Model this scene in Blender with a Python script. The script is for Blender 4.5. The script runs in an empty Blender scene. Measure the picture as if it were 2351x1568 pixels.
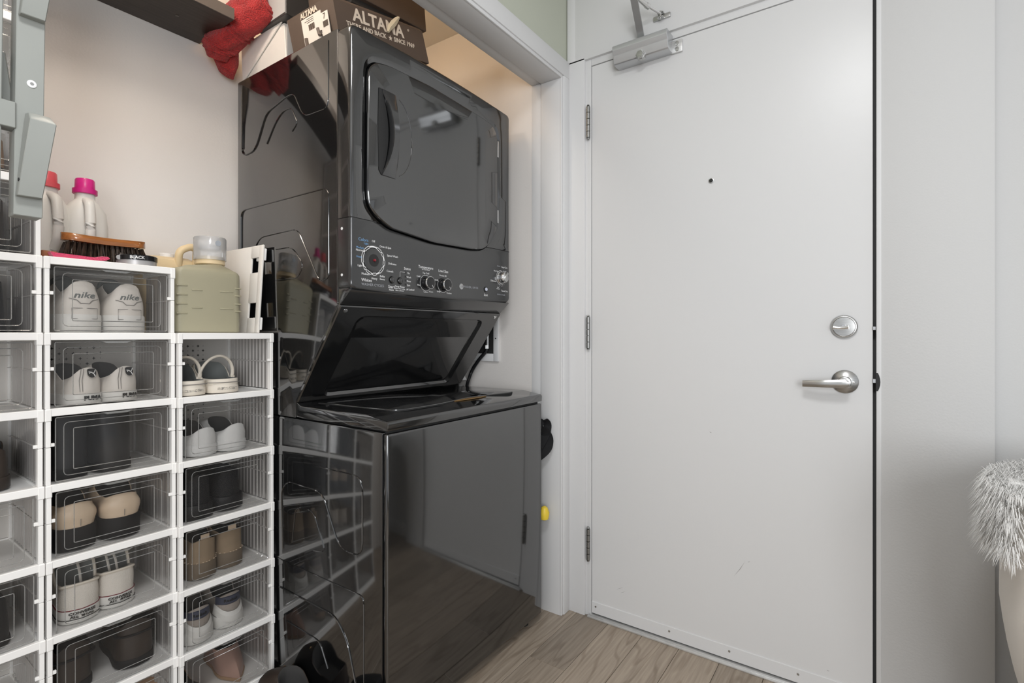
import bpy, bmesh, math, random
from mathutils import Vector, Matrix
C = bpy.context.scene.collection
PI = math.pi
rnd = random.Random(7)

# ---------------------------------------------------------------- camera, world, lights, exposure
sc = bpy.context.scene
cd = bpy.data.cameras.new('camera'); cam = bpy.data.objects.new('camera', cd); C.objects.link(cam)
cam.location = (0, 0, 1.09)
cam.rotation_euler = (PI / 2, 0, math.radians(35.27 - 90))
cd.sensor_width = 36; cd.sensor_fit = 'HORIZONTAL'; cd.lens = 1187 / 2351 * 36
cd.shift_y = -16 / 2351; cd.clip_start = 0.02
sc.camera = cam
w = bpy.data.worlds.new('world'); sc.world = w; w.use_nodes = True
w.node_tree.nodes['Background'].inputs[0].default_value = (0.93, 0.96, 1.0, 1)
w.node_tree.nodes['Background'].inputs[1].default_value = 0.48
sc.view_settings.view_transform = 'Standard'; sc.view_settings.look = 'None'
sc.view_settings.gamma = 1; sc.view_settings.use_curve_mapping = False
sc.view_settings.exposure = 0.50
sc.cycles.transparent_max_bounces = 24
sc.cycles.max_bounces = 8
sc.cycles.caustics_reflective = False; sc.cycles.caustics_refractive = False


def area(name, loc, rot, sx, sy, power, col):
    l = bpy.data.lights.new(name, 'AREA'); l.shape = 'RECTANGLE'; l.size = sx; l.size_y = sy
    l.energy = power; l.color = col
    o = bpy.data.objects.new(name, l); C.objects.link(o); o.location = loc; o.rotation_euler = rot
    return o


# hall ceiling light, added fill behind the camera to brighten the shoe boxes, warm closet lamp
area('hall_ceiling_light', (0.05, 0.0, 2.58), (0, 0, 0), 0.45, 0.45, 16, (0.98, 0.99, 1))
area('added_fill_light', (-1.35, -1.15, 1.35), (math.radians(88), 0, math.radians(-32)), 1.5, 1.5, 37, (0.97, 0.985, 1))
pl = bpy.data.lights.new('closet_lamp', 'POINT'); pl.energy = 1.6; pl.color = (1, 0.60, 0.24); pl.shadow_soft_size = 0.05
plo = bpy.data.objects.new('closet_lamp', pl); C.objects.link(plo); plo.location = (1.22, 1.60, 2.28)
pl2 = bpy.data.lights.new('closet_lamp', 'POINT'); pl2.energy = 7.6; pl2.color = (1, 0.88, 0.76); pl2.shadow_soft_size = 0.07
plo2 = bpy.data.objects.new('closet_lamp_front', pl2); C.objects.link(plo2); plo2.location = (0.35, 1.33, 2.38)


# ---------------------------------------------------------------- materials
def mat(name, col, rough=0.5, metal=0.0, ior=1.45, coat=0.0, spec=0.5, noise=0.0, nscale=8.0, bump=0.0, bscale=60.0,
        sheen=0.0, sss=0.0, trans=0.0, emit=0.0, stretch=None):
    m = bpy.data.materials.new(name); m.use_nodes = True
    nt = m.node_tree; b = nt.nodes['Principled BSDF']
    b.inputs['Base Color'].default_value = (*col, 1); b.inputs['Roughness'].default_value = rough
    b.inputs['Metallic'].default_value = metal; b.inputs['IOR'].default_value = ior
    b.inputs['Coat Weight'].default_value = coat; b.inputs['Coat Roughness'].default_value = 0.03
    b.inputs['Specular IOR Level'].default_value = spec
    b.inputs['Sheen Weight'].default_value = sheen
    b.inputs['Transmission Weight'].default_value = trans
    if sss:
        b.inputs['Subsurface Weight'].default_value = sss; b.inputs['Subsurface Radius'].default_value = (0.02, 0.02, 0.02)
    if emit:
        b.inputs['Emission Color'].default_value = (*col, 1); b.inputs['Emission Strength'].default_value = emit
    tc = nt.nodes.new('ShaderNodeTexCoord'); src = tc.outputs['Object']
    if stretch:
        mp = nt.nodes.new('ShaderNodeMapping'); mp.inputs['Scale'].default_value = stretch
        nt.links.new(src, mp.inputs['Vector']); src = mp.outputs['Vector']
    if noise:
        n = nt.nodes.new('ShaderNodeTexNoise'); n.inputs['Scale'].default_value = nscale; n.inputs['Detail'].default_value = 4
        nt.links.new(src, n.inputs['Vector'])
        r = nt.nodes.new('ShaderNodeValToRGB')
        r.color_ramp.elements[0].position = 0.3; r.color_ramp.elements[1].position = 0.7
        r.color_ramp.elements[0].color = (*[c * (1 - noise) for c in col], 1)
        r.color_ramp.elements[1].color = (*[min(1, c * (1 + noise)) for c in col], 1)
        nt.links.new(n.outputs['Fac'], r.inputs['Fac']); nt.links.new(r.outputs['Color'], b.inputs['Base Color'])
    if bump:
        n2 = nt.nodes.new('ShaderNodeTexNoise'); n2.inputs['Scale'].default_value = bscale; n2.inputs['Detail'].default_value = 3
        nt.links.new(src, n2.inputs['Vector'])
        bp = nt.nodes.new('ShaderNodeBump'); bp.inputs['Strength'].default_value = bump; bp.inputs['Distance'].default_value = 0.01
        nt.links.new(n2.outputs['Fac'], bp.inputs['Height']); nt.links.new(bp.outputs['Normal'], b.inputs['Normal'])
    return m


def clear(name, tint, gloss, rough=0.04, diff=0.0, dcol=(0.8, 0.8, 0.8)):
    """thin clear plastic: transparent, with a Fresnel gloss and a little milky diffuse"""
    m = bpy.data.materials.new(name); m.use_nodes = True; nt = m.node_tree
    nt.nodes.remove(nt.nodes['Principled BSDF']); out = nt.nodes['Material Output']
    t = nt.nodes.new('ShaderNodeBsdfTransparent'); t.inputs[0].default_value = (*tint, 1)
    d = nt.nodes.new('ShaderNodeBsdfDiffuse'); d.inputs[0].default_value = (*dcol, 1)
    g = nt.nodes.new('ShaderNodeBsdfGlossy'); g.inputs['Roughness'].default_value = rough
    f = nt.nodes.new('ShaderNodeFresnel'); f.inputs[0].default_value = 1.45
    mu = nt.nodes.new('ShaderNodeMath'); mu.operation = 'MULTIPLY'; mu.inputs[1].default_value = gloss
    nt.links.new(f.outputs[0], mu.inputs[0])
    m1 = nt.nodes.new('ShaderNodeMixShader'); m1.inputs[0].default_value = diff
    nt.links.new(t.outputs[0], m1.inputs[1]); nt.links.new(d.outputs[0], m1.inputs[2])
    m2 = nt.nodes.new('ShaderNodeMixShader'); nt.links.new(mu.outputs[0], m2.inputs[0])
    nt.links.new(m1.outputs[0], m2.inputs[1]); nt.links.new(g.outputs[0], m2.inputs[2])
    nt.links.new(m2.outputs[0], out.inputs['Surface'])
    return m


def wood_floor():
    m = bpy.data.materials.new('oak_floor'); m.use_nodes = True; nt = m.node_tree; b = nt.nodes['Principled BSDF']
    L = nt.links.new
    tc = nt.nodes.new('ShaderNodeTexCoord'); oi = nt.nodes.new('ShaderNodeObjectInfo')
    sc_ = nt.nodes.new('ShaderNodeMath'); sc_.operation = 'MULTIPLY'; sc_.inputs[1].default_value = 37.0
    L(oi.outputs['Random'], sc_.inputs[0])
    add = nt.nodes.new('ShaderNodeVectorMath'); add.operation = 'ADD'
    L(tc.outputs['Object'], add.inputs[0]); L(sc_.outputs[0], add.inputs[1])
    mp = nt.nodes.new('ShaderNodeMapping'); mp.inputs['Scale'].default_value = (1.3, 9, 9); L(add.outputs[0], mp.inputs[0])
    n1 = nt.nodes.new('ShaderNodeTexNoise'); n1.inputs['Scale'].default_value = 1.0; n1.inputs['Detail'].default_value = 2; L(mp.outputs[0], n1.inputs['Vector'])
    # cathedral rings: contour lines of the broad noise
    mm = nt.nodes.new('ShaderNodeMath'); mm.operation = 'MULTIPLY'; mm.inputs[1].default_value = 62.0; L(n1.outputs['Fac'], mm.inputs[0])
    sn = nt.nodes.new('ShaderNodeMath'); sn.operation = 'SINE'; L(mm.outputs[0], sn.inputs[0])
    r0 = nt.nodes.new('ShaderNodeValToRGB'); r0.color_ramp.elements[0].position = 0.55; r0.color_ramp.elements[1].position = 1.0
    r0.color_ramp.elements[0].color = (0, 0, 0, 1); r0.color_ramp.elements[1].color = (1, 1, 1, 1); L(sn.outputs[0], r0.inputs['Fac'])
    mp2 = nt.nodes.new('ShaderNodeMapping'); mp2.inputs['Scale'].default_value = (6, 120, 120); L(add.outputs[0], mp2.inputs[0])
    n2 = nt.nodes.new('ShaderNodeTexNoise'); n2.inputs['Scale'].default_value = 1.0; n2.inputs['Detail'].default_value = 5; L(mp2.outputs[0], n2.inputs['Vector'])
    r1 = nt.nodes.new('ShaderNodeValToRGB')
    r1.color_ramp.elements[0].position = 0.3; r1.color_ramp.elements[1].position = 0.75
    r1.color_ramp.elements[0].color = (0.265, 0.215, 0.166, 1); r1.color_ramp.elements[1].color = (0.40, 0.332, 0.262, 1)
    L(n2.outputs['Fac'], r1.inputs['Fac'])
    mx = nt.nodes.new('ShaderNodeMix'); mx.data_type = 'RGBA'; mx.blend_type = 'MULTIPLY'; mx.inputs[7].default_value = (0.62, 0.58, 0.54, 1)
    fm = nt.nodes.new('ShaderNodeMath'); fm.operation = 'MULTIPLY'; fm.inputs[1].default_value = 0.6; L(r0.outputs['Color'], fm.inputs[0])
    L(fm.outputs[0], mx.inputs[0]); L(r1.outputs['Color'], mx.inputs[6])
    hv = nt.nodes.new('ShaderNodeHueSaturation'); mr = nt.nodes.new('ShaderNodeMapRange'); mr.inputs[3].default_value = 0.82; mr.inputs[4].default_value = 1.15
    L(oi.outputs['Random'], mr.inputs[0]); L(mr.outputs[0], hv.inputs['Value']); L(mx.outputs[2], hv.inputs['Color'])
    L(hv.outputs['Color'], b.inputs['Base Color'])
    b.inputs['Roughness'].default_value = 0.38
    bp = nt.nodes.new('ShaderNodeBump'); bp.inputs['Strength'].default_value = 0.12; bp.inputs['Distance'].default_value = 0.004
    L(n2.outputs['Fac'], bp.inputs['Height']); L(bp.outputs[0], b.inputs['Normal'])
    return m


M = dict(
    wall=mat('wall_paint', (0.585, 0.585, 0.58), 0.7, spec=0.15, bump=0.05, bscale=180),
    green=mat('sage_paint', (0.47, 0.49, 0.41), 0.6, bump=0.05, bscale=180),
    closet=mat('closet_paint', (0.72, 0.69, 0.66), 0.55, bump=0.04, bscale=150, noise=0.02, nscale=3),
    trim=mat('trim_gloss', (0.67, 0.67, 0.67), 0.5, spec=0.2),
    door=mat('door_paint', (0.67, 0.67, 0.668), 0.32, bump=0.02, bscale=25),
    gap=mat('gap_dark', (0.02, 0.02, 0.02), 0.7), gapl=mat('gap_grey', (0.10, 0.10, 0.10), 0.7),
    body=mat('charcoal_enamel', (0.006, 0.0062, 0.0065), 0.07, ior=2.2, bump=0.012, bscale=5),
    bodyg=mat('charcoal_plastic', (0.02, 0.0205, 0.021), 0.14, ior=1.9),
    black=mat('gloss_black', (0.010, 0.010, 0.011), 0.10, ior=1.5),
    panel=mat('control_face', (0.018, 0.0185, 0.019), 0.22, ior=1.85),
    rubber=mat('black_rubber', (0.015, 0.015, 0.015), 0.6),
    chrome=mat('chrome', (0.75, 0.75, 0.75), 0.12, 1.0),
    silver=mat('silver_paint', (0.55, 0.56, 0.57), 0.33, 0.75, bump=0.02, bscale=300),
    pewter=mat('pewter', (0.30, 0.30, 0.29), 0.3, 1.0), steel=mat('brushed_steel', (0.52, 0.52, 0.51), 0.28, 1.0, noise=0.15, nscale=40, stretch=(1, 1, 14)),
    alu=mat('aluminium', (0.68, 0.68, 0.67), 0.35, 0.6, noise=0.1, nscale=30, stretch=(1, 1, 8)),
    print=mat('white_print', (0.75, 0.75, 0.75), 0.5),
    printg=mat('grey_print', (0.32, 0.33, 0.35), 0.5),
    printb=mat('blue_print', (0.18, 0.34, 0.55), 0.5),
    white=mat('white_plastic', (0.88, 0.87, 0.85), 0.35, spec=0.4),
    box_clear=clear('clear_door', (0.965, 0.96, 0.955), 0.38, 0.05, 0.012, (0.6, 0.58, 0.56)),
    box_ridge=clear('clear_ridge', (0.75, 0.75, 0.74), 2.2, 0.12, 0.22, (0.8, 0.8, 0.78)),
    box_rib=clear('ribbed_clear', (0.80, 0.79, 0.78), 0.6, 0.2, 0.70, (0.74, 0.71, 0.685)),
    box_back=mat('milky_back', (0.62, 0.60, 0.57), 0.5),
    perf=mat('perforation', (0.03, 0.03, 0.03), 0.8),
    oak=wood_floor(),
    sub=mat('subfloor', (0.06, 0.05, 0.04), 0.8),
    shelf=mat('espresso_laminate', (0.042, 0.031, 0.024), 0.42, noise=0.25, nscale=6, stretch=(1, 20, 20)),
    shelfedge=mat('shelf_edge_band', (0.12, 0.10, 0.085), 0.4),
    red=mat('red_terry', (0.42, 0.022, 0.022), 0.95, sheen=0.15, bump=0.9, bscale=260, noise=0.2, nscale=40),
    pinkcloth=mat('pink_cloth', (0.62, 0.06, 0.14), 0.95, sheen=0.4, bump=0.5, bscale=300),
    carton=mat('white_carton', (0.72, 0.68, 0.63), 0.6),
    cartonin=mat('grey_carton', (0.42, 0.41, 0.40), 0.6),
    brown=mat('brown_carton', (0.115, 0.082, 0.062), 0.55, bump=0.03, bscale=200),
    bkcarton=mat('black_carton', (0.035, 0.034, 0.033), 0.3),
    cream_print=mat('cream_print', (0.80, 0.68, 0.55), 0.6),
    label=mat('paper_label', (0.78, 0.72, 0.64), 0.6),
    straw=mat('straw_paper', (0.62, 0.52, 0.36), 0.8),
    hdpe=mat('milky_bottle', (0.70, 0.68, 0.64), 0.35, sss=0.3, spec=0.4),
    pink=mat('magenta_cap', (0.62, 0.02, 0.22), 0.3),
    coral=mat('coral_cap', (0.70, 0.10, 0.12), 0.3),
    jug=mat('cream_jug', (0.37, 0.345, 0.245), 0.4, sss=0.2, spec=0.4),
    jugb=mat('beige_jug', (0.76, 0.60, 0.37), 0.4, sss=0.2, spec=0.4),
    cupclear=clear('clear_cup', (0.93, 0.94, 0.95), 0.8, 0.08, 0.34, (0.82, 0.83, 0.84)),
    board=mat('white_board_plastic', (0.78, 0.75, 0.70), 0.4),
    brushwood=mat('brush_wood', (0.30, 0.11, 0.03), 0.25, coat=0.5, noise=0.3, nscale=14, stretch=(1, 8, 8)),
    bristle=mat('horsehair', (0.045, 0.028, 0.018), 0.6, noise=0.5, nscale=90),
    tin=mat('tin_grey', (0.45, 0.44, 0.44), 0.35, 0.4),
    leather=mat('tan_leather', (0.32, 0.13, 0.06), 0.4),
    sage=mat('sage_wood_paint', (0.285, 0.295, 0.275), 0.45, noise=0.04, nscale=8),
    s_white=mat('shoe_white_leather', (0.66, 0.62, 0.57), 0.55, noise=0.07, nscale=22, bump=0.08, bscale=60),
    s_white2=mat('shoe_white_mesh', (0.66, 0.66, 0.65), 0.7, bump=0.1, bscale=160),
    s_canvas=mat('white_canvas', (0.68, 0.64, 0.58), 0.85, bump=0.25, bscale=400, noise=0.05, nscale=15),
    s_rubber=mat('white_rubber', (0.66, 0.65, 0.62), 0.5),
    s_black=mat('black_suede', (0.008, 0.008, 0.009), 0.7, spec=0.3),
    s_blackl=mat('black_leather', (0.008, 0.008, 0.009), 0.5, spec=0.3),
    s_dark=mat('shoe_lining_dark', (0.035, 0.034, 0.033), 0.9),
    s_greyl=mat('grey_lining', (0.16, 0.17, 0.165), 0.9),
    s_clog=mat('beige_clog', (0.62, 0.49, 0.36), 0.45, noise=0.06, nscale=14),
    s_foam=mat('off_white_foam', (0.70, 0.64, 0.55), 0.6, noise=0.05, nscale=20),
    s_brown=mat('dark_brown_leather', (0.030, 0.021, 0.016), 0.5, noise=0.3, nscale=12),
    s_tan=mat('olive_tan_suede', (0.27, 0.20, 0.13), 0.8, noise=0.1, nscale=20),
    s_tansole=mat('taupe_sole', (0.15, 0.115, 0.08), 0.7),
    s_navy=mat('navy_trim', (0.05, 0.055, 0.085), 0.6),
    s_grey=mat('taupe_mesh', (0.34, 0.30, 0.265), 0.8, bump=0.2, bscale=300),
    s_nude=mat('nude_satin', (0.42, 0.27, 0.22), 0.35),
    s_mule=mat('tan_mule', (0.36, 0.23, 0.14), 0.5),
    stitch=mat('stitch_grey', (0.20, 0.19, 0.18), 0.8),
    maroon=mat('maroon_stripe', (0.16, 0.015, 0.02), 0.5),
    blacktext=mat('black_print', (0.015, 0.015, 0.015), 0.5),
    yellow=mat('yellow_plastic', (0.75, 0.55, 0.05), 0.4),
    chair=mat('taupe_velvet', (0.82, 0.77, 0.70), 0.4, sheen=0.2),
    fur=mat('white_faux_fur', (0.82, 0.81, 0.79), 0.8, sheen=0.3),
    redled=mat('red_spindle', (0.25, 0.02, 0.03), 0.3),
    plaster=mat('ceiling_paint', (0.78, 0.77, 0.75), 0.8),
    scuff=mat('scuff_mark', (0.22, 0.21, 0.20), 0.8),
)

# ---------------------------------------------------------------- mesh helpers
ORG = {}


def thing(name, label, cat, loc=(0, 0, 0), group=None, kind=None):
    o = bpy.data.objects.new(name, None); C.objects.link(o); o.location = loc
    o.empty_display_size = 0.05
    o['label'] = label; o['category'] = cat
    if group: o['group'] = group
    if kind: o['kind'] = kind
    ORG[o.name] = Vector(loc)
    return o


def tag(o, label, cat, group=None):
    o['label'] = label; o['category'] = cat
    if group: o['group'] = group
    return o


def obj(name, bm, m, parent=None, ang=35, world=True):
    """link a bmesh as ONE object; geometry is given in world coordinates and moved into the parent's frame"""
    me = bpy.data.meshes.new(name)
    bmesh.ops.recalc_face_normals(bm, faces=bm.faces)
    org = ORG.get(parent.name, Vector()) if (parent and world) else Vector()
    if not parent and world:      # own origin at the base
        xs = [v.co for v in bm.verts]
        org = Vector(((min(v.x for v in xs) + max(v.x for v in xs)) / 2, (min(v.y for v in xs) + max(v.y for v in xs)) / 2, min(v.z for v in xs)))
    bmesh.ops.translate(bm, verts=bm.verts, vec=-org)
    bm.to_mesh(me); bm.free()
    me.shade_smooth()
    me.set_sharp_from_angle(angle=math.radians(ang))
    if m: me.materials.append(m)
    o = bpy.data.objects.new(name, me); C.objects.link(o)
    if parent:
        o.parent = parent; ORG[o.name] = org if world else Vector()
    else:
        o.location = org; ORG[o.name] = org
    return o


def struct(name, bm, m, ang=35):
    o = obj(name, bm, m, None, ang); o['kind'] = 'structure'; return o


def NB(): return bmesh.new()


def merge(bm, tmp):
    me = bpy.data.meshes.new('t'); tmp.to_mesh(me); tmp.free(); bm.from_mesh(me); bpy.data.meshes.remove(me)
    return bm


def box(bm, x0, x1, y0, y1, z0, z1, bev=0.0, seg=2, mtx=None):
    t = bmesh.new(); bmesh.ops.create_cube(t, size=1)
    for v in t.verts:
        v.co = Vector(((x0 + x1) / 2 + v.co.x * (x1 - x0), (y0 + y1) / 2 + v.co.y * (y1 - y0), (z0 + z1) / 2 + v.co.z * (z1 - z0)))
    if bev > 0:
        bmesh.ops.bevel(t, geom=list(t.edges), offset=bev, segments=seg, profile=0.5, affect='EDGES')
    if mtx: bmesh.ops.transform(t, matrix=mtx, verts=t.verts)
    return merge(bm, t)


def prism(bm, pts, axis, a0, a1, bev=0.0, seg=2, mtx=None):
    """extrude a polygon: axis x -> pts are (y,z); y -> (x,z); z -> (x,y)"""
    t = bmesh.new()
    def p3(p, a): return {'x': (a, p[0], p[1]), 'y': (p[0], a, p[1]), 'z': (p[0], p[1], a)}[axis]
    A = [t.verts.new(p3(p, a0)) for p in pts]; B = [t.verts.new(p3(p, a1)) for p in pts]
    n = len(pts)
    t.faces.new(A); t.faces.new(B[::-1])
    for i in range(n): t.faces.new((A[i], B[i], B[(i + 1) % n], A[(i + 1) % n]))
    bmesh.ops.recalc_face_normals(t, faces=t.faces)
    if bev > 0:
        bmesh.ops.bevel(t, geom=list(t.edges), offset=bev, segments=seg, profile=0.5, affect='EDGES')
    if mtx: bmesh.ops.transform(t, matrix=mtx, verts=t.verts)
    return merge(bm, t)


def tube(bm, pts, r, n=8, closed=False, rs=None, flat=None):
    P = [Vector(p) for p in pts]; N = len(P); rings = []
    up = Vector((0, 0, 1))
    for i, p in enumerate(P):
        a = P[(i - 1) % N] if (closed or i > 0) else p
        b = P[(i + 1) % N] if (closed or i < N - 1) else p
        d = (b - a).normalized()
        u = d.cross(up)
        if u.length < 0.05: u = d.cross(Vector((0, 1, 0)))
        u.normalize(); v = u.cross(d).normalized()
        rr = rs[i] if rs else r
        ring = []
        for k in range(n):
            an = 2 * PI * k / n
            ring.append(bm.verts.new(p + u * math.cos(an) * rr + v * math.sin(an) * rr * (flat or 1)))
        rings.append(ring)
    m = N if closed else N - 1
    for i in range(m):
        A, B = rings[i], rings[(i + 1) % N]
        for k in range(n): bm.faces.new((A[k], A[(k + 1) % n], B[(k + 1) % n], B[k]))
    if not closed:
        bm.faces.new(rings[0][::-1]); bm.faces.new(rings[-1])
    return bm


def loft(bm, rings, cap0=True, cap1=True):
    R = [[bm.verts.new(p) for p in r] for r in rings]; n = len(R[0])
    for A, B in zip(R, R[1:]):
        for k in range(n): bm.faces.new((A[k], A[(k + 1) % n], B[(k + 1) % n], B[k]))
    if cap0: bm.faces.new(R[0][::-1])
    if cap1: bm.faces.new(R[-1])
    return R


def lathe(bm, prof, c, axis='z', n=32, sx=1.0):
    """prof: (radius, height) along the axis; axis '-y' points to -y, '-x' points to -x"""
    def p3(r, h, a):
        u, v = r * math.cos(a), r * math.sin(a)
        if axis == 'z': return (c[0] + u * sx, c[1] + v, c[2] + h)
        if axis == '-y': return (c[0] + u, c[1] - h, c[2] + v)
        if axis == '-x': return (c[0] - h, c[1] + u, c[2] + v)
    rings = [[p3(max(r, 1e-5), h, 2 * PI * k / n) for k in range(n)] for r, h in prof]
    loft(bm, rings); return bm


def rrect(x0, x1, z0, z1, r, n=6):
    pts = []
    for cx, cz, a0 in ((x1 - r, z1 - r, 0), (x0 + r, z1 - r, 90), (x0 + r, z0 + r, 180), (x1 - r, z0 + r, 270)):
        for k in range(n + 1):
            a = math.radians(a0 + 90 * k / n); pts.append((cx + r * math.cos(a), cz + r * math.sin(a)))
    return pts


def smooth_poly(pts, r=0.02, n=5, closed=True):
    """round the corners of a polyline of tuples"""
    P = [Vector(p) for p in pts]; out = []; N = len(P)
    for i in range(N):
        if not closed and i in (0, N - 1): out.append(P[i]); continue
        a, p, b = P[i - 1], P[i], P[(i + 1) % N]
        rr = min(r, (a - p).length * 0.45, (b - p).length * 0.45)
        q0 = p + (a - p).normalized() * rr; q1 = p + (b - p).normalized() * rr
        for k in range(n + 1):
            t = k / n; out.append(q0 * (1 - t) ** 2 + p * 2 * t * (1 - t) + q1 * t * t)
    return out


FONTROT = {'-y': Matrix.Rotation(PI / 2, 4, 'X'), '-x': Matrix.Rotation(-PI / 2, 4, 'Z') @ Matrix.Rotation(PI / 2, 4, 'X')}


def text_bm(bm, body, pos, size, face='-y', align='CENTER', ext=0.0003, mtx=None, bold=0.0, sx=1.0, shear=0.0):
    cu = bpy.data.curves.new('t', 'FONT'); cu.body = body; cu.size = size; cu.align_x = align; cu.align_y = 'CENTER'
    cu.extrude = ext; cu.resolution_u = 2; cu.offset = bold; cu.shear = shear
    o = bpy.data.objects.new('t', cu)
    me = bpy.data.meshes.new_from_object(o)
    R = mtx if mtx else Matrix.Translation(pos) @ FONTROT[face]
    me.transform(R @ Matrix.Diagonal((sx, 1, 1, 1)))
    bm.from_mesh(me); bpy.data.meshes.remove(me); bpy.data.objects.remove(o); bpy.data.curves.remove(cu)
    return bm


def star(bm, c, r, face='-y', k=0.42, n=5, th=0.0004):
    pts = []
    for i in range(2 * n):
        a = PI / 2 + PI * i / n; q = r if i % 2 == 0 else r * k; pts.append((q * math.cos(a), q * math.sin(a)))
    if face == '-y': prism(bm, [(c[0] + x, c[2] + z) for x, z in pts], 'y', c[1] - th, c[1] + th)
    else: prism(bm, [(c[1] - x, c[2] + z) for x, z in pts], 'x', c[0] - th, c[0] + th)


def lerp(a, b, t): return a + (b - a) * t


def interp(x, tab):
    for (x0, y0), (x1, y1) in zip(tab, tab[1:]):
        if x <= x1: return lerp(y0, y1, (x - x0) / (x1 - x0) if x1 > x0 else 0)
    return tab[-1][1]


# ---------------------------------------------------------------- the setting
XD = 1.8116          # door plane
XF = 1.800           # frame face
# floor of oak planks running along X
b = NB(); box(b, -1.7, 1.95, -2.3, 1.95, -0.06, -0.012); floor = struct('floor', b, M['sub'])
ORGF = ORG[floor.name]
PW = 0.1335; y = 0.9635
rows = []
k0 = int((y - -2.3) / PW)
yrow = y - PW * k0
pi_ = 0
while yrow < 1.93:
    if yrow < -1.6: yrow += PW; continue
    j0 = rnd.uniform(0, 1.15)
    xs = [-1.65, ]
    if abs(yrow - (y - PW)) < 0.01: cuts = [-0.95, 0.2, 1.467]
    else: cuts = [-1.65 + j0 + 1.2 * i for i in range(3)]
    xs += [c for c in cuts if -1.55 < c < 1.78] + [1.86]
    for x0, x1 in zip(xs, xs[1:]):
        b = NB(); box(b, x0 + 0.0005, x1 - 0.0005, yrow + 0.0007, yrow + PW - 0.0007, -0.012, 0.0, 0.0010, 1)
        o = obj('plank', b, M['oak'], floor)
        # grain is read in object space: give each plank its own origin
        ctr = Vector(((x0 + x1) / 2, yrow + PW / 2, 0)) - ORGF
        o.data.transform(Matrix.Translation(-ctr)); o.location = ctr
    yrow += PW

b = NB(); box(b, 1.86, 1.98, -2.3, 0.0, 0, 2.62); struct('wall_right', b, M['wall'])
b = NB(); box(b, 1.82, 1.98, 0.0, 1.02, 2.17, 2.62); box(b, 1.86, 1.98, 0.0, 1.02, 0, 2.17); struct('wall_right_door', b, M['wall'])
b = NB(); box(b, -1.7, 1.98, -2.3, 1.06, 2.62, 2.72); struct('ceiling', b, M['plaster'])
# wall above the closet opening (sage green towards the hall)
b = NB(); box(b, -1.7, 1.83, 1.008, 1.13, 2.10, 2.62); struct('wall_back', b, M['green'])
b = NB(); box(b, 1.757, 1.95, 1.008, 1.135, 0, 2.10); struct('wall_return', b, M['wall'])
# closet shell
b = NB(); box(b, 1.755, 1.95, 1.13, 1.98, 0, 2.46); struct('wall_closet_right', b, M['closet'])
b = NB(); box(b, -0.6, 1.80, 1.862, 1.98, 0, 2.46); struct('wall_closet_back', b, M['closet'])
b = NB(); box(b, -0.72, -0.6, 1.0, 1.98, 0, 2.46); struct('wall_closet_left', b, M['closet'])
b = NB(); box(b, -0.72, 1.95, 1.10, 1.98, 2.44, 2.5); struct('ceiling_closet', b, M['plaster'])
# casing round the closet opening: head and right leg, with a bead on the inner edge
b = NB(); box(b, -0.6, 1.808, 0.995, 1.0085, 2.098, 2.163, 0.002); box(b, -0.6, 1.756, 0.9985, 1.0085, 2.085, 2.0985, 0.003)
struct('trim_1', b, M['trim'])
b = NB(); box(b, 1.757, 1.808, 0.995, 1.0085, 0, 2.098, 0.002); box(b, 1.744, 1.757, 0.9985, 1.0085, 0, 2.090, 0.003)
struct('trim_2', b, M['trim'])
b = NB(); box(b, -0.6, 1.757, 1.006, 1.092, 2.085, 2.10, 0.001); struct('trim_3', b, M['trim'])
b = NB(); box(b, 1.744, 1.757, 1.006, 1.092, 0, 2.085, 0.001); struct('trim_4', b, M['trim'])
b = NB(); box(b, -0.6, 1.757, 1.092, 1.142, 2.094, 2.11, 0.001); struct('trim_5', b, M['trim'])
b = NB(); box(b, 1.7535, 1.76, 1.092, 1.142, 0, 2.094, 0.001); struct('trim_6', b, M['trim'])
b = NB(); box(b, -0.6, 1.95, 1.13, 1.146, 2.10, 2.46); struct('wall_header_inner', b, M['closet'])
b = NB(); box(b, 1.737, 1.756, 1.146, 1.86, 0, 0.09, 0.004); struct('baseboard_closet', b, M['trim'])

# entrance door frame
b = NB()
box(b, XF, 1.87, 0.9288, 1.0045, 0, 2.163, 0.0015)                      # hinge-side jamb
box(b, XF, 1.87, 0.0, 1.0045, 2.1555, 2.45, 0.0015)                     # head
box(b, 1.8115, 1.87, 0.906, 0.93, 0.0, 2.156, 0.001)                    # inner strip beside the hinges
box(b, 1.8115, 1.87, 0.0, 0.9055, 2.130, 2.156, 0.001)
box(b, 1.7985, 1.81, -0.0085, 0.0025, 0, 2.163, 0.001)
struct('trim_7', b, M['trim'])
b = NB(); box(b, XF, 1.87, -0.2464, 0.0035, 0, 2.45, 0.0015); struct('trim_11', b, M['wall'])   # wide lock-side panel
b = NB(); box(b, 1.7992, 1.801, 0.97, 1.0045, 2.1625, 2.45, 0.001); struct('trim_8', b, M['trim'])
b = NB(); box(b, 1.84, 1.87, 0.0, 0.92, 0, 2.14); struct('trim_9', b, M['gapl'])
b = NB(); box(b, 1.845, 1.86, -2.3, -0.2464, 0, 0.10, 0.004); struct('baseboard_right', b, M['trim'])
# aluminium sill under the door
b = NB(); box(b, 1.795, 1.86, 0.002, 0.9155, 0, 0.006, 0.0015); box(b, 1.803, 1.86, 0.002, 0.91, 0.004, 0.011, 0.0015)
struct('trim_10', b, M['alu'])

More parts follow.
